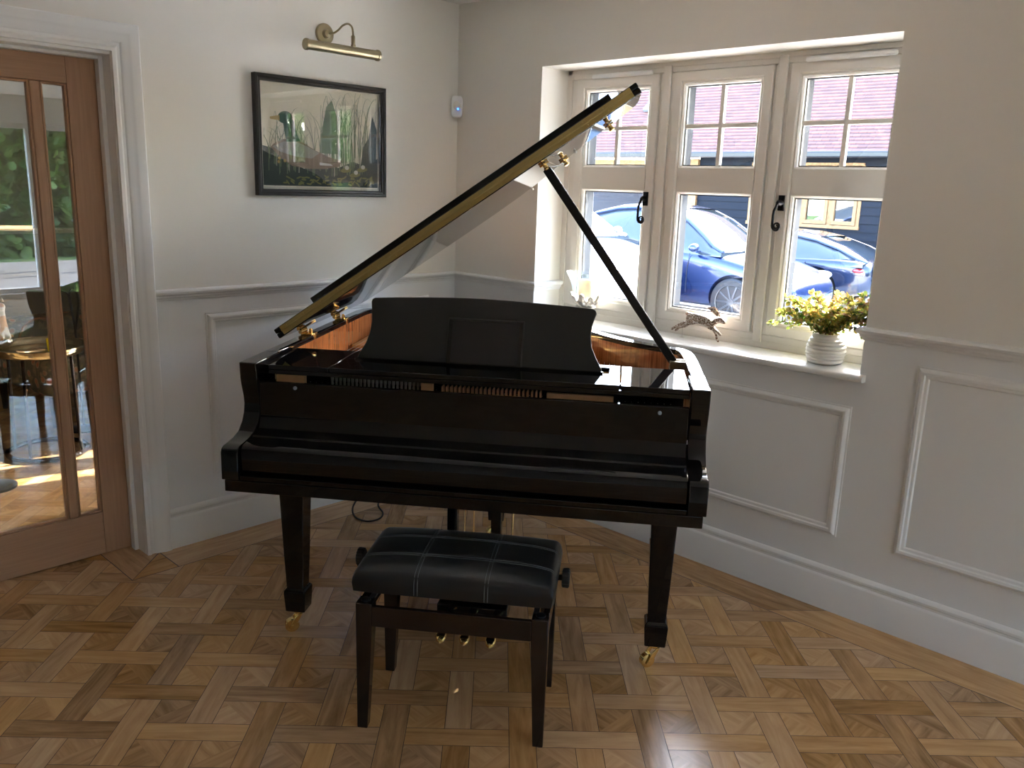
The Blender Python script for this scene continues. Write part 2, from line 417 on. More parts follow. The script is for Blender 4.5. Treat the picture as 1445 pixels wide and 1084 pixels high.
def rectring(mb, prof, y0, y1, z0, z1):
    """closed mitred frame; prof = (x, inward offset)"""
    n = len(prof); vs = []; fs = []
    for y, z, sy, sz in ((y0, z0, 1, 1), (y1, z0, -1, 1), (y1, z1, -1, -1), (y0, z1, 1, -1)):
        for x, i in prof: vs.append((x, y + sy * i, z + sz * i))
    for k in range(4):
        for j in range(n): fs.append((k * n + j, k * n + (j + 1) % n, ((k + 1) % 4) * n + (j + 1) % n, ((k + 1) % 4) * n + j))
    return mb.add(vs, fs)
for k, (a, b) in enumerate(SH):
    cs = empty('casement', (0, 0, 0), parent=w1)
    z0, z1 = .988, 2.046; zt0, zt1 = 1.566 - .0, 1.636
    s = MB()
    rectring(s, [(.178, .003), (.181, 0), (.214, 0), (.214, .046), (.188, .046), (.181, .040), (.178, .036)], a, b, z0, z1)
    s.box(.1815, .214, a + .045, b - .045, zt0 - .012, zt1 + .012)
    s.build('sash_frame', upvc, cs, smooth=0)
    i0, i1 = a + .046, b - .046
    for (g0, g1) in ((z0 + .046, zt0 - .012), (zt1 + .012, z1 - .046)):
        bd = MB(); rectring(bd, [(.184, -.004), (.1835, .003), (.190, .010), (.198, .0115), (.198, .013), (.214, .013), (.214, -.004)], i0, i1, g0, g1)
        bd.build('glazing_bead', upvc, cs, smooth=0)
        gk = MB(); rectring(gk, [(.2005, .012), (.2005, .0165), (.214, .0165), (.214, .012)], i0, i1, g0, g1)
        gk.build('spacer', gasket, cs, smooth=0)
        ex = MB(); rectring(ex, [(.215, -.003), (.215, .0128), (.262, .0125), (.285, -.004)], i0, i1, g0, g1); ex.build('outer_bead', outer_dark, cs, smooth=0)
        MB().box(.206, .210, i0 + .015, i1 - .015, g0 + .015, g1 - .015).build('glass_pane', glass, cs)
    mu = MB(); ym = (i0 + i1) / 2; zm = (zt1 + z1 - .034) / 2
    mu.box(.198, .22, ym - .009, ym + .009, zt1 + .024, z1 - .058).box(.1985, .2195, i0 + .012, i1 - .012, zm - .009, zm + .009)
    mu.build('glazing_bar', upvc, cs, bevel=.003)
    if k != 1:
        c = (a + b) / 2 - (.0 if k == 2 else .03)
        vm = MB(); vm.box(.162, .179, c - .17, c + .17, 2.043, 2.063)
        vm.build('trickle_vent', trimw, w1, bevel=.008, seg=3)
# monkey tail handles
def handle(y, z):
    e = MB()
    e.box(.168, .178, y - .011, y + .011, z - .03, z + .03)
    e.lathe([(.012, 0), (.012, .02), (.006, .03)], n=12, M=(Tr(.170, y, z) @ Matrix.Rotation(R(-90), 4, 'Y')))
    pts = [(.145, y, z + .004), (.142, y + .004, z - .015), (.142, y + .012, z - .03), (.142, y + .014, z - .05), (.142, y + .014, z - .09)]
    cx, cz = y - .004, z - .09
    for i in range(1, 34):
        t = i / 33 * 2 * math.pi * 1.75; r = .018 * (1 - i / 33 * .78)
        pts.append((.142, cx + r * math.cos(t), cz - r * math.sin(t)))
    e.tube(pts, [.0055] * 5 + [.0048 - .002 * i / 33 for i in range(33)], 8)
    h = e.build('window_handle', pmat('black_iron', (.012, .013, .018), .35, metal=.3), w1); return h
handle(-1.075, 1.515); handle(-1.73, 1.52)
# sill board with rounded nose
SILL = [(.19, .905), (-.03, .905), (-.036, .909), (-.038, .917), (-.036, .925), (-.03, .93), (.19, .93)]
sb = MB().prism(SILL, lambda p, q, t: Vector((p, t, q)), WY0, WY1)
sb.prism([(x if x < .01 else -.0005, z) for x, z in SILL], lambda p, q, t: Vector((p, t, q)), WY0 - .022, WY0).prism([(x if x < .01 else -.0005, z) for x, z in SILL], lambda p, q, t: Vector((p, t, q)), WY1, WY1 + .022)
struct(sb.build('trim_10', trimw, smooth=40))

# ================================================================== GRAND PIANO
PHI = R(-53.25); PO = Vector((-1.417, -1.593, 0))
piano = tag(empty('grand_piano', PO, PHI), 'glossy black baby grand piano with its lid propped open in the room corner', 'piano')
def P_(n, mb, m, parent=None, **k): return mb.build(n, m, parent or piano, **k)
OUT = [(.735, .35), (.735, .45), (.734, .60), (.731, .70), (.722, .775), (.700, .825), (.645, .862), (.583, .903), (.518, .952), (.452, 1.022), (.385, 1.11),
       (.32, 1.21), (.25, 1.31), (.15, 1.395), (.02, 1.45), (-.15, 1.472), (-.35, 1.478), (-.58, 1.475), (-.68, 1.455), (-.722, 1.41), (-.735, 1.34), (-.735, 1.1), (-.735, .8), (-.735, .5), (-.735, .35)]
def offs(path, d):
    out = []
    for i, p in enumerate(path):
        a = Vector(path[max(0, i - 1)]); b = Vector(path[min(len(path) - 1, i + 1)]); t = (b - a).normalized()
        n = Vector((-t.y, t.x)); out.append((p[0] + n.x * d, p[1] + n.y * d))
    return out
IN = offs(OUT, .046); INV = offs(OUT, .0475)
def ribbon(mb, A, B, z0, z1):
    n = len(A); vs = []
    for i in range(n): vs += [(A[i][0], A[i][1], z0), (A[i][0], A[i][1], z1), (B[i][0], B[i][1], z1), (B[i][0], B[i][1], z0)]
    fs = []
    for i in range(n - 1):
        for j in range(4): fs.append((i * 4 + j, i * 4 + (j + 1) % 4, (i + 1) * 4 + (j + 1) % 4, (i + 1) * 4 + j))
    fs += [(0, 1, 2, 3), tuple((n - 1) * 4 + j for j in (3, 2, 1, 0))]
    return mb.add(vs, fs)
P_('rim', ribbon(MB(), OUT, IN, .625, .98), lacquer, bevel=.003, smooth=30)
P_('inner_rim', ribbon(MB(), IN[1:-1], INV[1:-1], .80, .962), veneer, smooth=30)
# black inner edge strip above the veneer
# cheeks
CH_ = [(.152, .98), (.155, .93), (.160, .905), (.172, .868), (.176, .84), (.170, .812), (.154, .785), (.124, .761), (.085, .751), (.045, .747), (.018, .745), (.006, .739), (.0, .728), (-.001, .64), (.35, .64), (.35, .98)]
for sgn in (-1, 1):
    P_('cheek', MB().prism(CH_, lambda p, q, t: Vector((t, p, q)), sgn * .681, sgn * .736), lacquer, bevel=.003, smooth=30)
# keybed
P_('keybed', MB().box(-.727, .727, .0, .46, .603, .6395).box(-.68, .68, .004, .4, .6395, .655), lacquer, bevel=.002)
P_('bottom_frame', MB().box(-.70, .70, .46, .52, .62, .70).box(-.05, .05, .52, 1.3, .60, .69).box(-.68, .1, 1.28, 1.33, .62, .70), satin, bevel=.002)
# fallboard folded closed over the keys: profile (v,z)
FB = [(.020, .664), (.016, .670), (.014, .725), (.018, .738), (.030, .746), (.055, .750), (.10, .752), (.104, .757), (.135, .760), (.150, .768), (.160, .785), (.168, .808), (.18, .812), (.18, .66)]
P_('fallboard', MB().prism(FB, lambda p, q, t: Vector((t, p, q)), -.678, .678), lacquer, bevel=.0015, smooth=28)
P_('nameboard', MB().box(-.678, .678, .168, .186, .800, .918), lacquer, bevel=.002)
for u, z in ((-.558, .903), (.591, .898)):
    P_('felt_button', MB().lathe([(.0062, 0), (.0062, .003), (.004, .005)], n=14, M=Tr(u, .168, z) @ Matrix.Rotation(R(90), 4, 'X')), felt)
# music shelf assembly (left and right fixed boards, central sliding tray)
P_('side_shelf', MB().box(-.680, -.462, .205, .500, .950, .966), lacquer, bevel=.0015)
P_('side_shelf', MB().box(.470, .680, .205, .500, .950, .966), lacquer, bevel=.0015)
P_('shelf_rail', MB().box(-.680, .680, .205, .222, .936, .950), lacquer, bevel=.0015)
P_('music_tray', MB().box(-.458, .466, .205, .362, .951, .967).box(-.458, -.425, .362, .50, .951, .967).box(.43, .466, .362, .50, .951, .967).box(-.425, .43, .46, .50, .951, .967), lacquer, bevel=.0015)
P_('tray_ledge', MB().box(-.42, .41, .352, .362, .967, .974), lacquer, bevel=.001)
DESK = [(-0.423, 0.0), (-0.41, 0.033), (-0.394, 0.065), (-0.383, 0.102), (-0.379, 0.144), (-0.3825, 0.186), (-0.386, 0.215), (-0.383, 0.225), (-0.375, .230), (-0.30, 0.2355), (-0.2, 0.2405), (-0.106, 0.244), (-0.009, 0.245), (0.087, 0.243), (0.183, 0.239), (0.278, 0.234), (0.353, 0.229),
        (0.368, 0.227), (0.376, 0.221), (0.378, 0.211), (0.372, 0.193), (0.366, 0.173), (0.363, 0.133), (0.368, 0.094), (0.385, 0.055), (0.404, 0.02), (0.406, 0.0)]
da = math.atan2(.07, .222); cd, sd = math.cos(da), math.sin(da)
DM = lambda p, q, t: Vector((p, .372 + q * sd + t * cd, .962 + q * cd - t * sd))
P_('music_desk', MB().prism([(p, q * .94) for p, q in DESK], DM, 0, .016), deskm, bevel=.003)
for u_ in (-.2, .17): P_('desk_support', MB().box(u_, u_ + .03, .40, .49, .967, .975), lacquer)
# iron plate, soundboard, strings, pins
pl = [p for p in offs(OUT, .06)][3:-3]
ring = offs(OUT, .17)[3:-3]
P_('iron_plate', ribbon(MB(), pl, ring, .855, .868).box(-.66, .66, .34, .46, .868, .882).box(-.35, -.32, .4, 1.35, .868, .892).box(-.08, -.05, .4, 1.35, .868, .892).box(.18, .21, .4, 1.2, .868, .892), goldp, bevel=.002)
P_('soundboard', MB().prism([p for p in offs(OUT, .055)][2:-2], lambda p, q, t: Vector((p, q, t)), .80, .815), sboard)
st = MB()
for i in range(62):
    u0 = -.62 + i * .0205; v1 = min(1.36, 1.36 - max(0, u0 - .1) * 1.0) if u0 < .62 else .8
    v1 = 1.33 if u0 < -.05 else 1.33 - (u0 + .05) * .83
    st.tube([(u0, .30, .893), (u0 - .0, v1, .885)], .0011, 4)
so = P_('strings', st, steel); so['kind'] = 'stuff'
dm = P_('damper_row', MB().box(-.45, .25, .56, .585, .895, .935), satin, bevel=.003)
P_('felt_strip', MB().box(-.6, .6, .46, .485, .893, .899), redfelt)
pin = MB().lathe([(.0042, 0), (.0042, .030), (.0052, .031), (.0052, .044), (.003, .046)], n=10)
proto = P_('tuning_pin', pin, steel)
proto.location = (-.468, .262, .882)
for i in range(1, 23):
    c = proto.copy(); COL.objects.link(c); c.parent = piano; c.location = (-.468 + i * .0137, .262, .882 - (.003 if i % 2 else 0))
pin2 = P_('key_lever', MB().box(-.0022, .0022, 0, .03, 0, .034), pmat('bare_wood', (.62, .36, .2), .5))
pin2.location = (-.095, .235, .887)
for i in range(1, 24):
    c = pin2.copy(); COL.objects.link(c); c.parent = piano; c.location = (-.095 + i * .0137, .235, .887)
P_('key_slip_block', MB().box(-.645, -.55, .225, .25, .90, .931), MATS['bare_wood'], bevel=.003)
P_('key_slip_block', MB().box(.24, .45, .235, .25, .90, .922), MATS['bare_wood'], bevel=.003)
P_('action_rail', MB().box(-.165, -.125, .235, .25, .90, .930), MATS['bare_wood'], bevel=.003)
P_('action_cover', MB().box(-.67, .67, .19, .33, .80, .886), satin)
P_('action_cover', MB().box(-.67, .67, .305, .325, .886, .948), satin)
# legs
def leg(u, v, zt=.603, name='leg'):
    l = MB()
    secs = [(.602, .0435), (.30, .0345), (.172, .0295), (.163, .0375), (.155, .0385), (.088, .0345), (.084, .032)]
    vs = []; fs = []
    for z, h in secs: vs += [(-h, -h, z), (h, -h, z), (h, h, z), (-h, h, z)]
    for i in range(len(secs) - 1):
        for j in range(4): fs.append((i * 4 + j, i * 4 + (j + 1) % 4, i * 4 + 4 + (j + 1) % 4, i * 4 + 4 + j))
    fs += [(0, 1, 2, 3), tuple(len(secs) * 4 - 4 + j for j in (3, 2, 1, 0))]
    l.add(vs, fs)
    o = P_(name, l, lacquer, bevel=.003); o.location = (u, v, 0)
    c = MB()
    c.lathe([(.012, .066), (.017, .072), (.017, .0835), (.008, .084)], n=16)
    # fork horn
    for x in (-.0165, .0165):
        c.prism([(.0, .070), (.012, .072), (-.006, .038), (-.026, .010), (-.036, .018), (-.02, .05)], lambda p, q, t: Vector((t, p, q)), x - .0025, x + .0025)
    co = c.build('caster', brass, o, bevel=.001); co.rotation_euler = (0, 0, R(-62)); co.location = (0, .0, 0)
    wmb = MB().lathe([(.012, -.013), (.022, -.012), (.0245, -.009), (.0245, .009), (.022, .012), (.012, .013)], n=28, M=Tr(0, -.024, .0245) @ Matrix.Rotation(R(90), 4, 'Y'))
    wmb.lathe([(.006, -.02), (.006, .02)], n=10, M=Tr(0, -.024, .0245) @ Matrix.Rotation(R(90), 4, 'Y'))
    wo = wmb.build('caster_wheel', brass, co)
    return o
leg(-.603, .255); leg(.634, .255); leg(-.042, 1.21)
# pedal lyre
ly = P_('pedal_lyre', MB().box(-.103, -.068, .385, .425, .125, .64)  .box(.052, .088, .385, .425, .125, .64).box(-.12, .10, .38, .43, .60, .64), lacquer, bevel=.003)
MB().box(-.125, .125, .335, .44, .058, .108).box(-.125, .125, .38, .44, .108, .128).build('lyre_box', lacquer, ly, bevel=.004)
for u in (-.088, -.006, .084):
    s = MB()
    for x, y, z, w, t in (): pass
    pr = [(-.0, .012), (.045, .013), (.07, .011), (.085, .015), (.10, .019), (.115, .019), (.126, .012), (.13, 0)]
    L = [(-w, d) for d, w in pr] + [(w, d) for d, w in reversed(pr)]
    def fn(p, q, t): return Vector((u + p, .345 - q, .056 - .012 * math.sin(min(1, q / .1) * math.pi / 2) + (0.006 if q < .02 else 0) + t - (.02 * max(0, (q - .10) / .03) ** 2)))
    n = len(pr)
    vs = []; fs = []
    for d, w in pr:
        vs += [fn(-w, d, 0), fn(-w * .8, d, .008), fn(0, d, .011), fn(w * .8, d, .008), fn(w, d, 0)]
    for i in range(n - 1):
        for j in range(4): fs.append((i * 5 + j, i * 5 + j + 1, i * 5 + 6 + j, i * 5 + 5 + j))
        fs.append((i * 5 + 4, i * 5, i * 5 + 5, i * 5 + 9))
    fs += [(0, 4, 3, 2, 1), tuple((n - 1) * 5 + j for j in range(5))]
    s.add(vs, fs); s.build('pedal', brass, ly, bevel=.001, smooth=60)
for u, v0 in ((-.012, .41), (-.045, .412), (.12, .46)):
    MB().tube([(u, v0, .108 if u < .1 else .10), (u, v0 + .0, .60)], .0028 if u < .1 else .004, 8).build('pedal_rod', brass, ly)
# lid -----------------------------------------------------------
LA = R(35); CA, SA = math.cos(LA), math.sin(LA)
def LP(s, v, k): return Vector((-.735 + s * CA - k * SA, v, 1.0 + s * SA + k * CA))
lido = offs(OUT, -.012)
lid_poly = [(u + .735, v) for u, v in lido if v > .5]
lid_poly = [(1.484, .482)] + lid_poly + [(-.005, .482)]
lid_poly = [(max(-.005, min(s, 1.49)), v) for s, v in lid_poly]
lid = P_('lid', MB().prism(lid_poly, LP, 0, .019), lacquer, bevel=.004, smooth=30)
fl = MB().prism([(-.005, .482), (1.484, .482), (1.478, .81), (.002, .81)], LP, .0195, .0375)
flap = fl.build('lid_flap', lacquer, lid, bevel=.004)
MB().prism([(.075, .74), (1.405, .74), (1.395, .765), (.085, .765)], LP, .0375, .083).build('flap_batten', lacquer, flap, bevel=.002)
hg = MB().prism([(.022, .4795), (1.458, .4795), (1.458, .482), (.022, .482)], LP, .0035, .0185)
hg.build('hinge_leaf', hbrass, lid, bevel=.0005)
hg2 = MB().prism([(.022, .4795), (1.458, .4795), (1.458, .482), (.022, .482)], LP, .0205, .0345)
hg2.build('hinge_leaf', hbrass, lid, bevel=.0005)
kn = MB(); kn.tube([LP(.022, .478, .0195), LP(1.458, .478, .0195)], .0022, 8)
for i in range(19):
    s0 = .05 + i * .0768
    for k_, ds in ((.011, .012), (.0275, 0)):
        M = Matrix.Identity(4)
        kn.sphere(LP(s0 + ds, .4795, k_), .0026, 8, 4)
kn.build('hinge_knuckle', hbrass, lid)
# rim hinges (spine side)
for v0 in (.70, 1.08):
    h = MB().box(-.733, -.69, v0 - .03, v0 + .03, .979, .986).box(-.694, -.688, v0 - .012, v0 + .012, .93, .984)
    h.tube([(-.735, v0 - .03, .992), (-.735, v0 + .03, .992)], .008, 10)
    h.prism([(0, v0 - .025), (.05, v0 - .02), (.06, v0), (.05, v0 + .02), (0, v0 + .025)], LP, -.004, -.0005)
    h.lathe([(.007, 0), (.007, .012), (.004, .016)], (-.705, v0, .986), 10)
    P_('lid_hinge', h, brass, bevel=.001)
# prop stick
pa, pb = Vector((.648, .60, .972)), Vector((.178, .60, 1.612))
dv = (pb - pa).normalized(); nx = Vector((0, 1, 0)); ny = dv.cross(nx)
def PP(p, q, t): return pa + dv * t + nx * p + ny * q
pr = MB().prism([(-.008, -.0145), (.008, -.0145), (.008, .0145), (-.008, .0145)], PP, 0, (pb - pa).length)
P_('lid_prop', pr, satin, bevel=.003)
P_('prop_bracket', MB().box(.636, .688, .572, .588, .945, .978).box(.636, .688, .612, .626, .945, .978).box(.636, .642, .588, .612, .945, .978), obrass, bevel=.001)
def star(s, v, k=-.004):
    m = MB(); c = LP(s, v, k)
    ax = (LP(1, 0, 0) - LP(0, 0, 0)); ay = Vector((0, 1, 0)); az = LP(0, 0, 1) - LP(0, 0, 0)
    pts = []
    for i in range(16):
        a = 2 * math.pi * i / 16; r = (.018 if i % 4 == 0 else .008 if i % 4 == 2 else .0105); pts.append((r * math.cos(a), r * math.sin(a)))
    m.prism(pts, lambda p, q, t: c + ax * p + ay * q + az * t, -.004, .0035)
    M = Matrix((ax, ay, -az)).transposed().to_4x4()
    m.lathe([(.008, 0), (.008, .014), (.0105, .016), (.0105, .022), (.006, .024)], c, 12, M=M.to_3x3())
    return m
star(1.10, .60).build('prop_socket', brass, lid, bevel=.0008)
star(1.147, .98).build('prop_socket', brass, lid, bevel=.0008)
star(1.352, .78).build('lid_knob', brass, lid, bevel=.0008)
for s_, v_ in ((1.20, .98), (.95, 1.40)):
    MB().sphere(LP(s_, v_, -.004), .006, 10, 6).build('lid_bumper', wrub, lid)
MB().tube([LP(1.10, .6, -.015), LP(1.12, .75, -.022), LP(1.147, .98, -.018)], .0012, 6).build('prop_cord', rubber, lid)

# tablet -------------------------------------------------------
tb = empty('tablet', (0, 0, 0)); tb.parent = None
TM = Tr(*PO) @ Matrix.Rotation(PHI, 4, 'Z')
tag(tb, 'black tablet computer standing against the piano music desk', 'tablet')
tcx = (.144 - .112) / 2
def TP(p, q, t): return TM @ Vector((tcx + p, .3575 + q * sd * 1.1 - t, .9685 + q * cd + .0))
tabc = [(-.128, .0), (.128, .0), (.128, .156), (-.128, .156)]
MB().prism(tabc, TP, -.0045, .0045).build('case', pmat('tablet_case', (.018, .018, .02), .5), tb, bevel=.003)
MB().prism([(-.124, .004), (.124, .004), (.124, .152), (-.124, .152)], TP, .0045, .0055).build('bezel', pmat('tablet_bezel', (.010, .010, .011), .22), tb)
MB().prism([(-.112, .009), (.112, .009), (.112, .147), (-.112, .147)], TP, .0055, .0059).build('screen', pmat('tablet_screen', (.020, .020, .024), .18), tb)
MB().lathe([(.0022, 0), (.0022, .0008)], TP(-.118, .085, .0056), 12, M=(Matrix.Rotation(PHI, 3, 'Z') @ Matrix.Rotation(R(90), 3, 'X'))).build('camera_lens', pmat('lens_dot', (.05, .05, .07), .2), tb)

# ================================================================== BENCH
bench = tag(empty('piano_bench', PO + Matrix.Rotation(PHI, 3, 'Z') @ Vector((.038, -.075, 0)), PHI + R(.2)), 'adjustable black leather piano bench with dark wooden legs', 'bench')
HX, HY = .2725, .166
def bleg(sx, sy):
    m = MB(); secs = [(.398, .0235), (.33, .0235), (0, .0150)]; vs = []; fs = []
    cx, cy = sx * (HX - .0235), sy * (HY - .0235)
    for z, h in secs:
        ox = sx * (.0235 - h) * .9; oy = sy * (.0235 - h) * .9
        vs += [(cx + ox - h, cy + oy - h, z), (cx + ox + h, cy + oy - h, z), (cx + ox + h, cy + oy + h, z), (cx + ox - h, cy + oy + h, z)]
    for i in range(2):
        for j in range(4): fs.append((i * 4 + j, i * 4 + (j + 1) % 4, i * 4 + 4 + (j + 1) % 4, i * 4 + 4 + j))
    fs += [(0, 1, 2, 3), (11, 10, 9, 8)]
    l_ = m.add(vs, fs).build('leg', seatwood, bench, bevel=.0025)
    MB().lathe([(.014, .398), (.014, .402), (.010, .403)], (cx, cy, 0), 14).build('corner_bolt', dsteel, l_)
    return l_
for sx in (-1, 1):
    for sy in (-1, 1): bleg(sx, sy)
for sy in (-1, 1): MB().box(-HX + .047, HX - .047, sy * HY - sy * .008 - .009, sy * HY - sy * .008 + .005, .330, .392).build('apron', seatwood, bench, bevel=.002)
for sx in (-1, 1): MB().box(sx * HX - sx * .010 - .009, sx * HX - sx * .010 + .009, -HY + .047, HY - .047, .330, .392).build('apron', seatwood, bench, bevel=.002)
mech = MB()
for sx in (-1, 1):
    mech.box(sx * .235 - .008, sx * .235 + .008, -.13, .13, .394, .402)
    mech.box(sx * .235 - .008, sx * .235 + .008, -.13, .13, .428, .437)
    for yy in (-.1, .1):
        mech.tube([(sx * .235, yy, .40), (sx * .235, yy * .3, .43)], .006, 6); mech.tube([(sx * .225, yy * .3, .40), (sx * .225, yy, .43)], .006, 6)
mech.box(-.22, .22, -.008, .008, .412, .422)
mech.box(-.235, .235, .09, .10, .396, .404).box(-.235, .235, -.10, -.09, .428, .436)
mech.build('lift_mechanism', dsteel, bench, bevel=.001)
MB().box(-.255, .255, -.14, .14, .433, .441).build('seat_board', seatwood, bench)
# cushion
CX, CY = .285, .172
cm = MB(); NX, NY = 72, 48; vs = []; fs = []
def cz(a, b):
    h = .052 + .030 * (max(0, 1 - abs(a) ** 3.2) ** .55) * (max(0, 1 - abs(b) ** 2.6) ** .6)
    for sa in (-.345, .345): h -= .0035 * math.exp(-((a - sa) / .018) ** 2) * (1 - b ** 6)
    for sb_ in (-.38, .38): h -= .0035 * math.exp(-((b - sb_) / .03) ** 2) * (1 - a ** 6)
    return h
for i in range(NX + 1):
    for j in range(NY + 1):
        a = -1 + 2 * i / NX; b = -1 + 2 * j / NY
        # ease toward edges
        a = math.sin(a * math.pi / 2) * .25 + a * .75; b = math.sin(b * math.pi / 2) * .25 + b * .75
        e = max(abs(a), abs(b)); rr = 1 - .02 * max(0, (abs(a) * abs(b)) - .8) / .2
        vs.append((a * CX * rr, b * CY * rr, .436 + cz(a, b) - .012 * max(0, (e - .93) / .07) ** 2))
for i in range(NX):
    for j in range(NY):
        q = i * (NY + 1) + j; fs.append((q, q + NY + 1, q + NY + 2, q + 1))
b0 = len(vs); ringi = [i * (NY + 1) for i in range(NX + 1)] + [NX * (NY + 1) + j for j in range(1, NY + 1)] + [i * (NY + 1) + NY for i in range(NX - 1, -1, -1)] + [j for j in range(NY - 1, 0, -1)]
for q in ringi: vs.append((vs[q][0] * 1.006, vs[q][1] * 1.008, .462))
for q in ringi: vs.append((vs[q][0] * .995, vs[q][1] * .99, .436))
n = len(ringi)
for k in range(n):
    fs.append((ringi[k], b0 + k, b0 + (k + 1) % n, ringi[(k + 1) % n])); fs.append((b0 + k, b0 + n + k, b0 + n + (k + 1) % n, b0 + (k + 1) % n))
fs.append(tuple(b0 + n + k for k in range(n)))
cush = cm.add(vs, fs).build('cushion', leather, bench, smooth=60)
sm = MB()
for s0 in (-.345, .345):
    for d in (-.017, .017):
        pts = [((s0 + d) * CX, -CY * 1.008, .440), ((s0 + d) * CX, -CY * 1.009, .462)]
        pts += [((s0 + d) * CX, b * CY, .4362 + cz(s0 + d, b) + .0004 - .012 * max(0, (abs(b) - .93) / .07) ** 2) for b in [-1 + .05 * i for i in range(41)]]
        pts += [((s0 + d) * CX, CY * 1.009, .462), ((s0 + d) * CX, CY * 1.008, .440)]
        sm.tube(pts, .0009, 4)
for s0 in (-.38, .38):
    for d in (-.028, .028):
        sm.tube([(a * CX, (s0 + d) * CY, .4362 + cz(a, s0 + d) + .0004 - .012 * max(0, (abs(a) - .93) / .07) ** 2) for a in [-.995 + .0398 * i for i in range(51)]], .0008, 4)
sm.build('stitching', stitchm, cush)
for sx in (-1, 1):
    k = MB(); prof = []
    Mk = Tr(sx * .262, .03 if sx > 0 else .055, .434) @ Matrix.Rotation(R(90 * sx), 4, 'Y')
    o0 = .032 if sx > 0 else .05
    k.lathe([(.0085, 0), (.0085, o0)], n=12, M=Mk)
    n_ = 32; vs = []; fs = []
    for (r_, z_) in ((.023, o0), (.027, o0 + .003), (.0275, o0 + .019), (.024, o0 + .022)):
        for i in range(n_):
            a = 2 * math.pi * i / n_; rr = r_ * (1.05 if i % 2 else .97); vs.append(Mk @ Vector((rr * math.cos(a), rr * math.sin(a), z_)))
    for j in range(3):
        for i in range(n_): fs.append((j * n_ + i, j * n_ + (i + 1) % n_, (j + 1) * n_ + (i + 1) % n_, (j + 1) * n_ + i))
    fs += [tuple(range(n_))[::-1], tuple(range(3 * n_, 4 * n_))]
    k.add(vs, fs).build('height_knob', rubber, bench, smooth=20)

# cable on floor
cb = MB(); pts = [(-.60, -.135, .0045), (-.66, -.20, .0045), (-.70, -.29, .0045), (-.755, -.335, .0045), (-.815, -.325, .0045), (-.83, -.26, .0045), (-.80, -.185, .0045), (-.74, -.11, .0045), (-.66, -.06, .0045), (-.45, -.045, .0045)]
def smooth_path(P, n=8):
    out = []; P = [Vector(p) for p in P]
    for i in range(len(P) - 1):
        p0 = P[max(0, i - 1)]; p1 = P[i]; p2 = P[i + 1]; p3 = P[min(len(P) - 1, i + 2)]
        for k in range(n):
            t = k / n; out.append(.5 * ((2 * p1) + (p2 - p0) * t + (2 * p0 - 5 * p1 + 4 * p2 - p3) * t * t + (3 * p1 - p0 - 3 * p2 + p3) * t ** 3))
    out.append(P[-1]); return out
tag(cb.tube(smooth_path(pts), .004, 8).build('power_cable', rubber), 'thin black cable looping across the floor behind the piano', 'cable')

# ================================================================== PICTURE, LAMP, SENSOR
pic = tag(empty('framed_picture', (-.8115, 0, 1.7275)), 'dark framed print of a waterbird among reeds hanging on the wall', 'picture')
PW, PH = .3365, .2475
def ring2(prof, hw, hh, name, m, par, **k):
    n = len(prof); vs = []; fs = []
    for sx, sz in ((-1, -1), (1, -1), (1, 1), (-1, 1)):
        for d, i in prof: vs.append((sx * (hw - i), -d, sz * (hh - i)))
    for a in range(4):
        for j in range(n): fs.append((a * n + j, a * n + (j + 1) % n, ((a + 1) % 4) * n + (j + 1) % n, ((a + 1) % 4) * n + j))
    return MB().add(vs, fs).build(name, m, par, **k)
framem = pmat('worn_black_frame', (.022, .021, .022), .35, bump=(60, .3, .002))
ring2([(.001, 0), (.029, 0), (.031, .003), (.031, .012), (.027, .016), (.027, .024), (.02, .028), (.001, .028)], PW, PH, 'frame', framem, pic, smooth=0)
def flat(nm, c, r=.75): return pmat(nm, c, r)
pm = [flat('print_paper', (.74, .70, .58)), flat('print_marsh_dark', (.035, .055, .05)), flat('print_reed', (.16, .22, .13)), flat('print_feather_brown', (.24, .18, .13)),
      flat('print_green_head', (.03, .10, .06)), flat('print_bill', (.45, .33, .12)), flat('print_white', (.62, .62, .58)), flat('print_grey_feather', (.34, .33, .30)), flat('print_mount', (.55, .53, .45)), flat('print_moss', (.22, .22, .08))]
art = MB(); r2 = random.Random(3)
def lay(poly, mi, k):
    art.m = mi; y = -.008 - k * .0002
    art.prism(poly, lambda p, q, t: Vector((p, t, q)), y, y + .00015)
art.m = 8; art.box(-PW + .02, PW - .02, -.0078, -.004, -PH + .02, PH - .02)
lay([(-.300, -.212), (.30, -.212), (.30, .222), (-.300, .222)], 0, 1)
def ell(cx, cz, rx, rz, rot=0, n=20, a0=0, a1=2 * math.pi):
    return [(cx + rx * math.cos(a) * math.cos(rot) - rz * math.sin(a) * math.sin(rot), cz + rx * math.cos(a) * math.sin(rot) + rz * math.sin(a) * math.cos(rot)) for a in [a0 + (a1 - a0) * i / n for i in range(n)]]
lay([(-.30, -.205)] + [(.30, -.205), (.30, -.07), (.24, -.11), (.16, -.09), (.08, -.12), (0, -.10), (-.1, -.13), (-.2, -.09), (-.25, -.05), (-.30, -.04)], 1, 2)
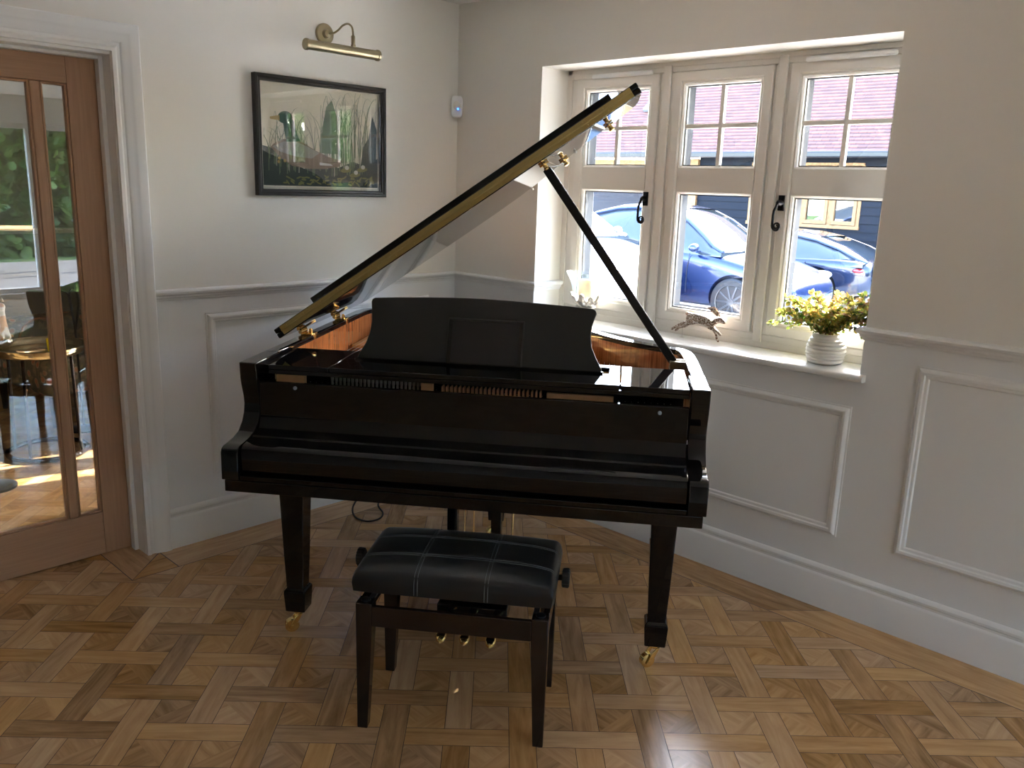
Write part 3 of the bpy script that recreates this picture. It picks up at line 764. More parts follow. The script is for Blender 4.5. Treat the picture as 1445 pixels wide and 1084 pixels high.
for i in range(120):     # reeds: thin curved blades
    x = r2.uniform(-.28, .28); h = r2.uniform(.10, .22) + (.10 if x > -.02 else 0); b = r2.uniform(-.16, -.06); w_ = r2.uniform(.0012, .0028); bend = r2.uniform(-.13, .13); droop = r2.uniform(0, .05)
    c_ = [(x + bend * t * t, min(.212, b + h * math.sin(t * 1.75) / math.sin(1.571) - droop * t ** 4)) for t in [j / 7 for j in range(8)]]
    c_ = [(max(-.292, min(.292, p)), q) for p, q in c_]
    L_ = [(p - w_ * (1 - j / 8.5), q) for j, (p, q) in enumerate(c_)]; R_ = [(p + w_ * (1 - j / 8.5), q) for j, (p, q) in enumerate(c_)]
    for j in range(7): lay([L_[j], R_[j], R_[j + 1], L_[j + 1]], 2 if i % 4 else 7, 3 + i * .015)
lay([(.20, -.12), (.29, -.12), (.295, .06), (.27, .12), (.25, .02), (.22, -.02)], 1, 5)
lay([(-.02, -.06), (.08, -.06), (.075, .10), (.05, .17), (.02, .14), (.0, .05)], 2, 5.2)
lay([(-.262, -.045), (-.245, -.03), (-.20, -.01), (-.15, -.005), (-.10, -.02), (-.04, -.05), (.03, -.075), (.10, -.088), (.085, -.115), (.0, -.128), (-.08, -.13), (-.16, -.12), (-.22, -.085)], 3, 6)     # generic swimming duck
lay([(-.255, -.043), (-.20, -.02), (-.15, -.015), (-.08, -.035), (-.02, -.06), (-.06, -.085), (-.14, -.08), (-.21, -.065)], 7, 6.3)
lay([(-.02, -.10), (.04, -.105), (.05, -.113), (-.02, -.112)], 6, 6.5)
lay([(-.185, -.02), (-.195, .03), (-.20, .075), (-.175, .09), (-.145, .07), (-.135, .02), (-.115, -.015)], 4, 6.6)
lay(ell(-.188, .080, .036, .026, .1), 4, 6.8)
lay([(-.215, .088), (-.262, .078), (-.260, .069), (-.215, .066)], 5, 7)
for x, z in ((.12, -.13), (.17, -.15), (.21, -.125)): lay(ell(x, z, .03, .010, .1, 14), 9, 6.2); lay(ell(x + .006, z + .012, .012, .010, 0, 10), 6, 6.4)
for i in range(60):
    x = r2.uniform(-.2, .27); lay(ell(x, -.185 + r2.uniform(-.012, .025), .014, .004, r2.uniform(-.9, .9), 6), 9, 7.5 + i * .01)
for x, z in ((-.225, -.105), (-.195, -.10), (-.222, -.09)): lay(ell(x, z, .007, .007, 0, 8), 5, 8.3)
art.build('print', None, pic, smooth=0, mats=pm)
MB().box(-PW + .022, PW - .022, -.0225, -.021, -PH + .022, PH - .022).build('glass_pane', picglass, pic)

lamp = tag(empty('picture_light', (-.79, 0, 2.172)), 'brass tubular picture light on a curved arm above the framed print', 'lamp')
MB().lathe([(.044, 0), (.044, .008), (.040, .012), (.020, .016), (.016, .034), (.012, .036)], n=28, M=Matrix.Rotation(R(90), 3, 'X')).build('wall_plate', obrass, lamp, smooth=30)
MB().tube(smooth_path([(0, -.03, 0), (.012, -.05, .0), (.022, -.075, .012), (.03, -.10, .03), (.036, -.13, .034), (.040, -.152, .018), (.041, -.158, -.012), (.041, -.158, -.032)]), .0042, 10).build('arm', obrass, lamp)
MB().lathe([(.006, -.034), (.0085, -.03), (.0085, .0), (.006, .004)], (.041, -.158, -.018), 12).build('arm_joint', obrass, lamp)
tbm = MB(); Mt = Tr(-.005, -.150, -.078) @ Matrix.Rotation(R(90), 4, 'Y')
tbm.lathe([(.002, -.188), (.0215, -.188), (.0235, -.185), (.0235, -.176), (.0205, -.174), (.0205, .174), (.0235, .176), (.0235, .185), (.0215, .188), (.002, .188)], n=28, M=Mt)
tbm.build('shade', obrass, lamp, smooth=30)
MB().box(.033, .049, -.166, -.150, -.062, -.050).build('shade_bracket', obrass, lamp, bevel=.002)

sen = tag(empty('alarm_sensor', (-.0, -.0, 1.932), R(-45)), 'white motion sensor with a blue light in the wall corner', 'sensor')
# local -y faces the room diagonal
sen.rotation_euler = (0, 0, R(-45)); 
def sx_(p, q, t): return Vector((p, -t, q))
SP = []
for i in range(24):
    a = 2 * math.pi * i / 24; ca_, sa_ = math.cos(a), math.sin(a)
    SP.append((math.copysign(abs(ca_) ** .45, ca_) * .029, math.copysign(abs(sa_) ** .45, sa_) * .053))
MB().prism(SP, sx_, .028, .062).build('case', trimw, sen, bevel=.005, seg=3)
MB().lathe([(.019, 0), (.018, .003), (.010, .006), (.002, .007)], (0, -.062, .004), 20, M=Matrix.Rotation(R(90), 3, 'X') @ Matrix.Diagonal((1, 1.15, 1)).to_3x3()).build('lens', ceramic, sen)
led = bpy.data.materials.new('blue_led'); led.use_nodes = True; b_ = led.node_tree.nodes['Principled BSDF']; b_.inputs['Emission Color'].default_value = (.05, .25, 1, 1); b_.inputs['Emission Strength'].default_value = 1.2; b_.inputs['Base Color'].default_value = (.1, .3, 1, 1)
MB().sphere((.006, -.069, -.012), .0042, 10, 6).build('indicator_light', led, sen)
MB().box(-.02, .02, -.03, -.016, -.04, .04).build('bracket', trimw, sen)

# ================================================================== SILL OBJECTS
pot = tag(empty('potted_plant', (.088, -2.015, .93)), 'white ribbed pot with a yellow-green leafy shrub at the right end of the windowsill', 'plant')
prof = [(.001, 0), (.042, 0), (.048, .004)]
N = 8
for i in range(N * 6 + 1):
    t = i / (N * 6); z = .006 + t * .108
    env = .050 + .020 * math.sin(min(1, t * 1.0 + .08) * math.pi * .78 + .25) - .010 * t ** 3
    prof.append((env + .0046 * abs(math.sin(math.pi * t * N)) , z))
prof += [(.050, .117), (.045, .116), (.043, .10), (.001, .10)]
MB().lathe(prof, n=40).build('pot', ceramic, pot, smooth=60)
MB().lathe([(.001, .104), (.0435, .104), (.0435, .098), (.001, .098)], n=20).build('soil', pmat('soil', (.03, .02, .012), .95), pot)
rp = random.Random(11)
leafm = bpy.data.materials.new('leaf_yellow_green'); leafm.use_nodes = True
n_ = leafm.node_tree.nodes; l_ = leafm.node_tree.links; pb_ = n_['Principled BSDF']; gi = n_.new('ShaderNodeAttribute'); gi.attribute_name = 'tone'
rr_ = ramp(n_, [(0, (.08, .15, .02)), (.3, (.20, .24, .05)), (.6, (.48, .38, .07)), (.82, (.36, .17, .08)), (1, (.50, .46, .34))]); l_.new(gi.outputs['Fac'], rr_.inputs[0]); l_.new(rr_.outputs[0], pb_.inputs['Base Color'])
pb_.inputs['Roughness'].default_value = .45
tl = n_.new('ShaderNodeBsdfTranslucent'); l_.new(rr_.outputs[0], tl.inputs[0]); mx = n_.new('ShaderNodeMixShader'); mx.inputs[0].default_value = .5
l_.new(pb_.outputs[0], mx.inputs[1]); l_.new(tl.outputs[0], mx.inputs[2]); l_.new(mx.outputs[0], n_['Material Output'].inputs[0])
def leaves(name, pts, mat, parent, size=(.012, .02), tone=None, rg=rp, up=.3):
    V = []; F = []; T = []
    for p, d in pts:
        L = rg.uniform(*size); W_ = L * rg.uniform(.38, .5); d = Vector(d).normalized(); s_ = d.cross(Vector((rg.uniform(-1, 1), rg.uniform(-1, 1), rg.uniform(-1, 1)))).normalized(); nrm = s_.cross(d)
        p = Vector(p); b = len(V)
        V += [p, p + d * L * .35 + s_ * W_ * .8 + nrm * L * .05, p + d * L * .75 + s_ * W_ * .7 + nrm * L * .04, p + d * L * 1.05, p + d * L * .75 - s_ * W_ * .7 + nrm * L * .04, p + d * L * .35 - s_ * W_ * .8 + nrm * L * .05, p + d * L * .5]
        F += [(b, b + 1, b + 6), (b + 1, b + 2, b + 6), (b + 2, b + 3, b + 6), (b + 3, b + 4, b + 6), (b + 4, b + 5, b + 6), (b + 5, b, b + 6)]
        t = tone(p) if tone else rg.random(); T += [t] * 6
    me = bpy.data.meshes.new(name); me.from_pydata([tuple(q) for q in V], [], F); me.materials.append(mat)
    a_ = me.attributes.new('tone', 'FLOAT', 'FACE'); a_.data.foreach_set('value', T)
    me.polygons.foreach_set('use_smooth', [True] * len(F))
    o = bpy.data.objects.new(name, me); COL.objects.link(o); o.parent = parent; return o
stm = MB(); lp = []
ends = []
for i in range(46):
    a = rp.uniform(0, 2 * math.pi); el = rp.uniform(.0, 1.0)
    ry = rp.uniform(.12, .225); rx = rp.uniform(.04, .085)
    ex, ey = rx * math.cos(a), ry * math.sin(a)
    ez = .115 + .155 * math.sqrt(max(0, 1 - (ey / .235) ** 2)) * (1 - el * .85) + rp.uniform(-.02, .015) + (.02 if ey < 0 else 0)
    if ey < -.14: ey = -.14 - (ey + .14) * -.12
    ends.append((ex, ey, ez))
for ex, ey, ez in ends:
    P0 = Vector((rp.uniform(-.02, .02), rp.uniform(-.02, .02), .10)); P3 = Vector((ex, ey, ez)); Pm = (P0 + P3) / 2 + Vector((0, 0, .035))
    pth = smooth_path([P0, Pm, P3], 7); stm.tube(pth, .0009, 4)
    for k, q in enumerate(pth):
        if k < 3: continue
        for _ in range(5):
            d = Vector((rp.uniform(-1, 1), rp.uniform(-1, 1), rp.uniform(-.6, .8))); lp.append((q + d * .006, d)) if q.y > -.15 else None
    for _ in range(9):
        d = Vector((rp.uniform(-1, 1), rp.uniform(-1, 1), rp.uniform(-.7, .7))); lp.append((P3 + d * .012, d))
stm.build('stems', pmat('stem_brown', (.22, .12, .06), .7), pot)
leaves('foliage', lp, leafm, pot, (.010, .021), tone=lambda p: min(1, max(0, rp.gauss(.42 + (p.z - .17) * 1.6, .25))))

# candle holder
hur = tag(empty('candle_holder', (.105, -.818, .93)), 'clear glass hurricane vase with a cream candle on a silvery leaf base', 'candle holder')
MB().lathe([(.038, .0), (.040, .004), (.030, .012), (.010, .018), (.007, .03), (.010, .045), (.016, .055), (.010, .06)], n=24).build('foot', pewter, hur, smooth=60)
gl_ = [(.012, .062), (.040, .068), (.056, .09), (.064, .12), (.068, .15), (.074, .18), (.084, .21), (.104, .236)]
MB().lathe(gl_ + [(r_ - .002, z_) for r_, z_ in reversed(gl_)], n=40, caps=False).build('glass_cup', hurricane, hur, smooth=80)
MB().lathe([(.001, .072), (.036, .072), (.038, .076), (.038, .196), (.035, .202), (.02, .198), (.001, .197)], n=28).build('candle', wax, hur, smooth=40)
MB().tube([(0, 0, .197), (.001, 0, .207)], .001, 6).build('wick', rubber, hur)
lf = MB()
for i in range(9):
    a = 2 * math.pi * i / 9; M_ = Matrix.Rotation(a, 3, 'Z'); vs = []; fs = []
    for j in range(8):
        t = j / 7; z = .052 + .075 * t + (.012 if i % 2 else 0) * t; r_ = .014 + .052 * math.sin(min(1, t * 1.15) * math.pi / 2) + (.012 * t ** 4); w__ = (.006 + .020 * math.sin(math.pi * min(1, t * .85 + .12))) * (1 - .35 * (j % 2))
        for s_ in (-1, 0, 1): vs.append(M_ @ Vector((r_ - abs(s_) * .003, s_ * w__, z)))
    for j in range(7):
        for k in range(2): fs.append((j * 3 + k, j * 3 + k + 1, j * 3 + 4 + k, j * 3 + 3 + k))
    lf.add(vs, fs)
lo = lf.build('leaf_collar', pewter, hur, smooth=80); md = lo.modifiers.new('sol', 'SOLIDIFY'); md.thickness = .0035
MB().lathe([(.012, .050), (.040, .060), (.050, .072), (.046, .074), (.030, .064), (.010, .056)], n=24).build('collar_cup', pewter, hur, smooth=60)

# hare
hare_m = pmat('silvered_bronze', (.46, .40, .35), .38, metal=.6)
n_ = hare_m.node_tree.nodes; l_ = hare_m.node_tree.links; b_ = n_['Principled BSDF']; tc = n_.new('ShaderNodeTexCoord'); vo = n_.new('ShaderNodeTexVoronoi'); vo.inputs['Scale'].default_value = 150
l_.new(tc.outputs['Object'], vo.inputs[0]); rr2 = ramp(n_, [(.1, (.12, .05, .03)), (.45, (.34, .25, .19)), (.8, (.68, .64, .6))]); l_.new(vo.outputs['Distance'], rr2.inputs[0]); l_.new(rr2.outputs[0], b_.inputs['Base Color'])
bp = n_.new('ShaderNodeBump'); bp.inputs['Strength'].default_value = .9; bp.inputs['Distance'].default_value = .004; l_.new(vo.outputs['Distance'], bp.inputs['Height']); l_.new(bp.outputs[0], b_.inputs['Normal'])
def skin(name, nodes, edges, mat, parent, sub=2):
    me = bpy.data.meshes.new(name); me.from_pydata([n[0] for n in nodes], edges, []); o = bpy.data.objects.new(name, me); COL.objects.link(o); o.parent = parent
    md = o.modifiers.new('skin', 'SKIN'); md.use_smooth_shade = True
    if not me.skin_vertices: me.skin_vertices.new()
    for i, n in enumerate(nodes):
        r_ = n[1]; me.skin_vertices[0].data[i].radius = (r_, r_) if not isinstance(r_, tuple) else r_
    me.skin_vertices[0].data[0].use_root = True
    s_ = o.modifiers.new('sub', 'SUBSURF'); s_.levels = sub; s_.render_levels = sub
    me.materials.append(mat); return o
hy = -1.44
hare = tag(empty('hare_figurine', (.12, hy, .93)), 'small running hare sculpture on the windowsill below the middle window', 'figurine')
# local: y runs to -y = forward ; z up from sill
H_ = [((0, .035, .093), .020), ((0, .0, .100), .021), ((0, -.035, .090), .022), ((0, -.065, .088), .017), ((0, -.085, .098), .0125), ((0, -.100, .103), .0145), ((0, -.122, .090), .007),
      ((.014, .060, .075), .015), ((.014, .085, .050), .009), ((.012, .108, .042), .006), ((.012, .130, .022), .0055),
      ((-.014, .055, .070), .014), ((-.014, .088, .058), .009), ((-.012, .112, .046), .006), ((-.012, .135, .030), .0055),
      ((.012, -.060, .062), .010), ((.012, -.075, .035), .006), ((.010, -.082, .014), .005), ((.010, -.092, .005), .0045),
      ((-.012, -.070, .064), .010), ((-.012, -.095, .052), .006), ((-.010, -.112, .038), .0045),
      ((0, .062, .105), .010), ((0, .074, .112), .007)]
E_ = [(0, 1), (1, 2), (2, 3), (3, 4), (4, 5), (5, 6), (0, 7), (7, 8), (8, 9), (9, 10), (0, 11), (11, 12), (12, 13), (13, 14), (2, 15), (15, 16), (16, 17), (17, 18), (2, 19), (19, 20), (20, 21), (0, 22), (22, 23)]
body = skin('body', H_, E_, hare_m, hare)
for sx in (-1, 1):
    em = MB(); vs = []; fs = []
    for j in range(8):
        t = j / 7; c_ = Vector((sx * (.006 + .006 * t), -.090 + .052 * t, .112 + .030 * math.sin(t * 1.7) + .004)); w__ = .008 * math.sin(math.pi * (t * .85 + .1)) + .001
        vs += [c_ + Vector((0, -w__ * .5, w__)), c_ + Vector((sx * .003, w__ * .2, 0)), c_ + Vector((0, w__ * .5, -w__)), c_ + Vector((-sx * .002, 0, 0))]
    for j in range(7):
        for k in range(4): fs.append((j * 4 + k, j * 4 + (k + 1) % 4, j * 4 + 4 + (k + 1) % 4, j * 4 + 4 + k))
    fs += [(0, 1, 2, 3), (31, 30, 29, 28)]
    em.add(vs, fs).build('ear', hare_m, hare, smooth=60)
MB().lathe([(.002, .0), (.011, .0), (.011, .002), (.0028, .004), (.0028, .050)], (0, .085, 0), 12).build('support_post', clearglass('acrylic', (.95, .95, .95)), hare)

# ================================================================== FAR ROOM (north of the oak door)
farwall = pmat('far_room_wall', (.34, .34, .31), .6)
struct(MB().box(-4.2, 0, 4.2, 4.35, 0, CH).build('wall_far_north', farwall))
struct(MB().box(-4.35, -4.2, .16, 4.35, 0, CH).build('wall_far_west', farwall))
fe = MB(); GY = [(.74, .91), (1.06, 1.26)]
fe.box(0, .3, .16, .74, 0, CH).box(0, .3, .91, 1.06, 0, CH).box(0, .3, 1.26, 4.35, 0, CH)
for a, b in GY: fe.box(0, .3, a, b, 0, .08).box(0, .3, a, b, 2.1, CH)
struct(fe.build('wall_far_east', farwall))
struct(MB().box(-4.35, .3, .16, 4.35, CH, CH + .15).build('ceiling_far', ceilp))
gd = struct(empty('window_4', (0, 0, 0)))
for a, b in GY: MB().box(.14, .146, a, b, .08, 2.1).build('glass_pane', glass, gd)
run('baseboard_far', SKIRT, [(0, 4.2), (-4.2, 4.2)], trimw)
run('trim_11', RAIL, [(0, 4.2), (-4.2, 4.2)], trimw)

tt = tag(empty('tray_table', (-1.555, 1.68, 0)), 'round silver tray table standing on thin legs seen through the glazed door', 'table')
silver = pmat('worn_silver', (.62, .58, .46), .18, metal=1)
MB().lathe([(.001, .575), (.205, .575), (.222, .583), (.232, .60), (.236, .622), (.228, .624), (.222, .605), (.205, .588), (.001, .584)], n=48, M=Matrix.Diagonal((1, 1.1, 1)).to_3x3()).build('tray', silver, tt, smooth=40)
for i in range(4):
    a = math.pi / 4 + i * math.pi / 2
    MB().tube([(.17 * math.cos(a), .18 * math.sin(a), .576), (.185 * math.cos(a), .19 * math.sin(a), .02)], .009, 8).build('leg', seatwood, tt)
MB().tube([(.20 * math.cos(2 * math.pi * i / 40), .21 * math.sin(2 * math.pi * i / 40), .016) for i in range(40)], .014, 8, closed=True).build('base_ring', seatwood, tt)
gt = tag(MB().lathe([(.001, .0), (.026, 0), (.033, .07), (.031, .07), (.024, .006), (.001, .006)], n=20).build('tumbler', pmat('yellow_glass', (.75, .55, .02), .15, trans=.3)), 'small yellow tumbler standing on the silver tray', 'glass'); gt.location = (-1.50, 1.62, .5885)
cd_ = tag(MB().box(-.06, .06, -.035, .035, 0, .012).build('notepad', pmat('tan_card', (.55, .40, .28), .7), bevel=.002), 'tan coloured pad lying on the silver tray beside the tumbler', 'notepad'); cd_.location = (-1.60, 1.66, .5885); cd_.rotation_euler = (0, 0, .3)

# floral armchair behind tray table
flo = bpy.data.materials.new('floral_fabric'); flo.use_nodes = True; n_ = flo.node_tree.nodes; l_ = flo.node_tree.links; b_ = n_['Principled BSDF']; b_.inputs['Roughness'].default_value = .85
tc = n_.new('ShaderNodeTexCoord'); vo = n_.new('ShaderNodeTexVoronoi'); vo.inputs['Scale'].default_value = 14; vo.inputs['Randomness'].default_value = 1; ns = n_.new('ShaderNodeTexNoise'); ns.inputs['Scale'].default_value = 9; ns.inputs['Distortion'].default_value = 2.5
l_.new(tc.outputs['Object'], vo.inputs[0]); l_.new(tc.outputs['Object'], ns.inputs['Vector'])
ra = ramp(n_, [(.18, (.55, .22, .13)), (.3, (.45, .36, .26)), (.36, (.16, .15, .12))]); rb = ramp(n_, [(.48, (.10, .10, .08)), (.52, (.16, .17, .10)), (.60, (.30, .25, .17))])
l_.new(vo.outputs['Distance'], ra.inputs[0]); l_.new(ns.outputs['Fac'], rb.inputs[0]); mxr = n_.new('ShaderNodeMix'); mxr.data_type = 'RGBA'; mxr.blend_type = 'LIGHTEN'; mxr.inputs[0].default_value = 1
l_.new(ra.outputs[0], mxr.inputs[6]); l_.new(rb.outputs[0], mxr.inputs[7]); l_.new(mxr.outputs[2], b_.inputs['Base Color'])
ac = tag(empty('armchair', (-1.05, 2.55, 0), R(8)), 'floral upholstered armchair with dark legs behind the silver tray table', 'armchair')
MB().box(-.42, .42, -.40, .40, .20, .44).build('seat', flo, ac, bevel=.05, seg=4)
MB().box(-.42, .42, .24, .46, .30, .60).build('backrest', flo, ac, bevel=.06, seg=4)
MB().box(.26, .44, -.38, .40, .25, .56).build('armrest', flo, ac, bevel=.05, seg=4)
for x in (-.36, .36):
    for y in (-.34, .34): MB().lathe([(.016, 0), (.026, .20)], (x, y, 0), 12).build('leg', seatwood, ac)
# patterned grey footstool
gp = pmat('grey_patterned_fabric', (.22, .22, .20), .9, bump=(40, .5, .01)); n_ = gp.node_tree.nodes; l_ = gp.node_tree.links
tc = n_.new('ShaderNodeTexCoord'); ns = n_.new('ShaderNodeTexNoise'); ns.inputs['Scale'].default_value = 26; ns.inputs['Distortion'].default_value = 2; rg_ = ramp(n_, [(.45, (.12, .12, .11)), (.55, (.32, .31, .28))])
l_.new(tc.outputs['Object'], ns.inputs['Vector']); l_.new(ns.outputs['Fac'], rg_.inputs[0]); l_.new(rg_.outputs[0], n_['Principled BSDF'].inputs['Base Color'])
os_ = tag(empty('sofa', (-1.9, 3.6, 0)), 'low grey patterned sofa near the far wall beyond the glazed door', 'sofa')
MB().box(-.8, .5, -.35, .35, .12, .42).build('seat', gp, os_, bevel=.05, seg=3)
MB().box(-.8, .5, .22, .45, .3, .72).build('backrest', gp, os_, bevel=.06, seg=3)
for x in (-.72, .42):
    for y in (-.28, .28): MB().lathe([(.018, 0), (.025, .13)], (x, y, 0), 10).build('leg', seatwood, os_)
bk = tag(empty('basket', (-1.30, 2.48, .441)), 'shallow wicker basket with a tall hooped handle on the floral chair', 'basket')
wick = pmat('wicker', (.20, .09, .05), .6, bump=(180, .8, .004))
MB().lathe([(.001, 0), (.10, 0), (.135, .05), (.14, .055), (.13, .05), (.095, .008), (.001, .008)], n=28).build('bowl', wick, bk)
MB().tube([(.13 * math.cos(math.pi * i / 20), 0, .05 + .15 * math.sin(math.pi * i / 20)) for i in range(21)], .008, 8).build('handle', wick, bk)
MB().box(-.07, .06, -.04, .05, .012, .07).build('contents', pmat('dark_leather_case', (.02, .018, .016), .5), bk, bevel=.006)
# pedestal with cat ornament
pd = tag(empty('pedestal_table', (-1.94, 1.25, 0)), 'small round pedestal table at the left edge behind the door glass', 'table')
MB().lathe([(.001, .735), (.115, .735), (.125, .742), (.125, .752), (.001, .752)], n=36).build('tabletop', pmat('pale_blue_top', (.45, .58, .68), .1, coat=.5), pd)
MB().lathe([(.012, .735), (.010, .4), (.014, .1), (.014, .03)], n=12).build('post', dsteel, pd)
MB().lathe([(.001, .0), (.10, .0), (.10, .012), (.02, .03), (.001, .03)], n=28).build('base', dsteel, pd)
catm = bpy.data.materials.new('cat_glaze'); catm.use_nodes = True; n_ = catm.node_tree.nodes; l_ = catm.node_tree.links; b_ = n_['Principled BSDF']; b_.inputs['Roughness'].default_value = .3
tc = n_.new('ShaderNodeTexCoord'); ns = n_.new('ShaderNodeTexNoise'); ns.inputs['Scale'].default_value = 11; ns.inputs['Detail'].default_value = 1; rc = ramp(n_, [(.52, (.72, .68, .60)), (.56, (.50, .27, .12))]); l_.new(tc.outputs['Object'], ns.inputs['Vector']); l_.new(ns.outputs['Fac'], rc.inputs[0]); l_.new(rc.outputs[0], b_.inputs['Base Color'])
cat = tag(empty('cat_figurine', (-1.862, 1.20, .752), R(-70)), 'white and ginger sitting cat ornament on the small pedestal table', 'figurine')
skin('body', [((0, 0, .035), .046), ((.0, 0, .075), .043), ((.012, 0, .115), .032), ((.022, 0, .145), .023), ((.028, 0, .168), .028), ((.052, 0, .164), .015),
              ((.03, .018, .02), .02), ((.055, .018, .008), .012), ((.03, -.018, .02), .02), ((.055, -.018, .008), .012), ((-.045, .01, .014), .014), ((-.03, .05, .012), .010), ((.015, .062, .010), .008)],
     [(0, 1), (1, 2), (2, 3), (3, 4), (4, 5), (0, 6), (6, 7), (0, 8), (8, 9), (0, 10), (10, 11), (11, 12)], catm, cat)
for s_ in (-1, 1): MB().lathe([(.009, 0), (.001, .02)], (.026, s_ * .015, .186), 8).build('ear', catm, cat)
# wrought iron stand
ist = tag(empty('iron_stand', (-1.245, 2.02, 0)), 'tall black wrought iron stand with forked top beside the armchair', 'stand')
im = MATS['black_iron']
MB().tube([(0, 0, .02), (0, 0, .62), (-.012, 0, .75), (-.02, 0, .84)], .007, 8).build('pole', im, ist)
MB().tube(smooth_path([(0, 0, .62), (.02, 0, .72), (.03, 0, .80), (.025, 0, .88), (.05, 0, .94)]), .007, 8).build('branch', im, ist)
MB().tube(smooth_path([(-.02, 0, .84), (-.04, 0, .855), (-.06, 0, .865)]), .005, 8).build('branch', im, ist)
MB().tube(smooth_path([(-.02, 0, .84), (0, 0, .87), (.027, 0, .85)]), .005, 8).build('branch', im, ist)
MB().lathe([(.09, 0), (.09, .01), (.02, .025), (.001, .026)], n=20).build('base', im, ist)

# ================================================================== OUTSIDE
GZ = -.35
gm = pmat('gravel', (.38, .34, .30), .95, bump=(30, .6, .02)); n_ = gm.node_tree.nodes; l_ = gm.node_tree.links; ns = n_.new('ShaderNodeTexNoise'); ns.inputs['Scale'].default_value = 80; tc = n_.new('ShaderNodeTexCoord'); rg_ = ramp(n_, [(.35, (.52, .49, .45)), (.65, (.74, .71, .67))]); l_.new(tc.outputs['Object'], ns.inputs['Vector']); l_.new(ns.outputs['Fac'], rg_.inputs[0]); l_.new(rg_.outputs[0], n_['Principled BSDF'].inputs['Base Color'])
g_ = struct(MB().box(.3, 45, -5.0, 30, GZ - .2, GZ).box(1.9, 45, -8.3, -5.0, GZ - .2, GZ).box(7, 45, -40, -8.3, GZ - .2, GZ).build('ground_drive', gm))
lawn = pmat('lawn', (.09, .15, .035), .95, bump=(40, .8, .03))
struct(MB().box(-40, 7, -40, -8.3, -.5, -.12).box(-40, -5.8, -8.3, 30, -.5, -.12).build('ground_lawn', lawn))
struct(MB().box(-6.5, 3.3, -13.4, -8.3, -.12, -.06).build('ground_patio', pmat('patio_stone', (.075, .075, .078), .85)))
# unseen slab added over the window bay to keep high sun off the floor
struct(MB().box(.3, 1.22, -3.2, .35, 2.16, 2.3).build('sun_blocker', pmat('sun_blocker_grey', (.5, .5, .48), .6)))

# barn
barn = tag(empty('barn', (14.5, 0, GZ)), 'dark weatherboarded barn with red tiled roof and oak window beyond the cars', 'building')
board = pmat('black_weatherboard', (.008, .010, .0155), .7, spec=.12, bump=(20, .2, .01))
bw = MB()
def boards(y0, y1, z0, z1):
    k = 0; z = z0; g_ = .172
    while z < z1 - .01:
        t = min(z + g_ + .012, z1 + .01)
        bw.prism([(0, z), (-.034, z), (-.010, t), (0, t)], lambda p, q, s_: Vector((p, s_, q)), y0, y1); z += g_
zb = -GZ
WB0, WB1, WT0, WT1 = 3.83, 6.28, .97 + zb, 2.18 + zb
boards(-6, WB0, 0, 2.5 + zb); boards(WB1, 7.66, 0, 2.5 + zb); boards(WB0, WB1, 0, WT0 - .02); boards(WB0, WB1, WT1 + .05, 2.5 + zb)
bw.build('cladding', board, barn, smooth=0)
bb = MB().box(.0, 5, -6, WB0, 0, 2.42 + zb).box(0, 5, WB1, 7.66, 0, 2.42 + zb).box(.0, 5, WB0, WB1, 0, WT0).box(0, 5, WB0, WB1, WT1, 2.42 + zb).box(4.5, 5, 7.6, 16, 0, 2.42 + zb).box(.35, .4, WB0, WB1, WT0, WT1)
bb.build('wall', pmat('barn_inner_dark', (.03, .035, .05), .8), barn)
bf = MB(); bf.box(-.07, .05, WB0 - .05, WB1 + .05, WT0 - .07, WT0); bf.box(-.06, .05, WB0 - .02, WB1 + .02, WT1, WT1 + .05)
wdt = (WB1 - WB0) / 4
for i in range(5): bf.box(-.04, .05, WB0 + i * wdt - .035, WB0 + i * wdt + .035, WT0, WT1)
bwin = bf.build('window', oakd, barn)
for i in range(4):
    c = MB(); a, b = WB0 + i * wdt + .04, WB0 + (i + 1) * wdt - .04
    c.box(-.06, .02, a, a + .07, WT0 + .01, WT1 - .01).box(-.06, .02, b - .07, b, WT0 + .01, WT1 - .01).box(-.06, .02, a + .07, b - .07, WT0 + .01, WT0 + .09).box(-.06, .02, a + .07, b - .07, WT1 - .09, WT1 - .01)
    c.build('casement', oakd, bwin)
    MB().box(-.01, 0, a + .07, b - .07, WT0 + .09, WT1 - .09).build('pane', clearglass('barn_glass', (.6, .65, .7), ior=2.2) if i == 0 else MATS.get('bg', None) or bpy.data.materials['barn_glass'], bwin)
MB().box(-.10, .12, 7.66, 8.2, 0, 2.3 + zb).build('post', oakd, barn)
MB().box(-.05, .15, 8.2, 16, 2.02 + zb, 2.28 + zb).build('beam', oakd, barn)
for yb, dy in ((11.5, 1), (11.5, -1), (15, -1), (8.3, 1)):
    b_ = MB(); b_.prism([(yb, 1.15 + zb), (yb + dy * .14, 1.15 + zb), (yb + dy * .95, 2.02 + zb), (yb + dy * .75, 2.02 + zb)], lambda p, q, t: Vector((t, p, q)), 0, .12); b_.build('brace', oakd, barn)
MB().box(0, .14, 11.4, 11.6, 0, 2.05 + zb).build('post', oakd, barn)
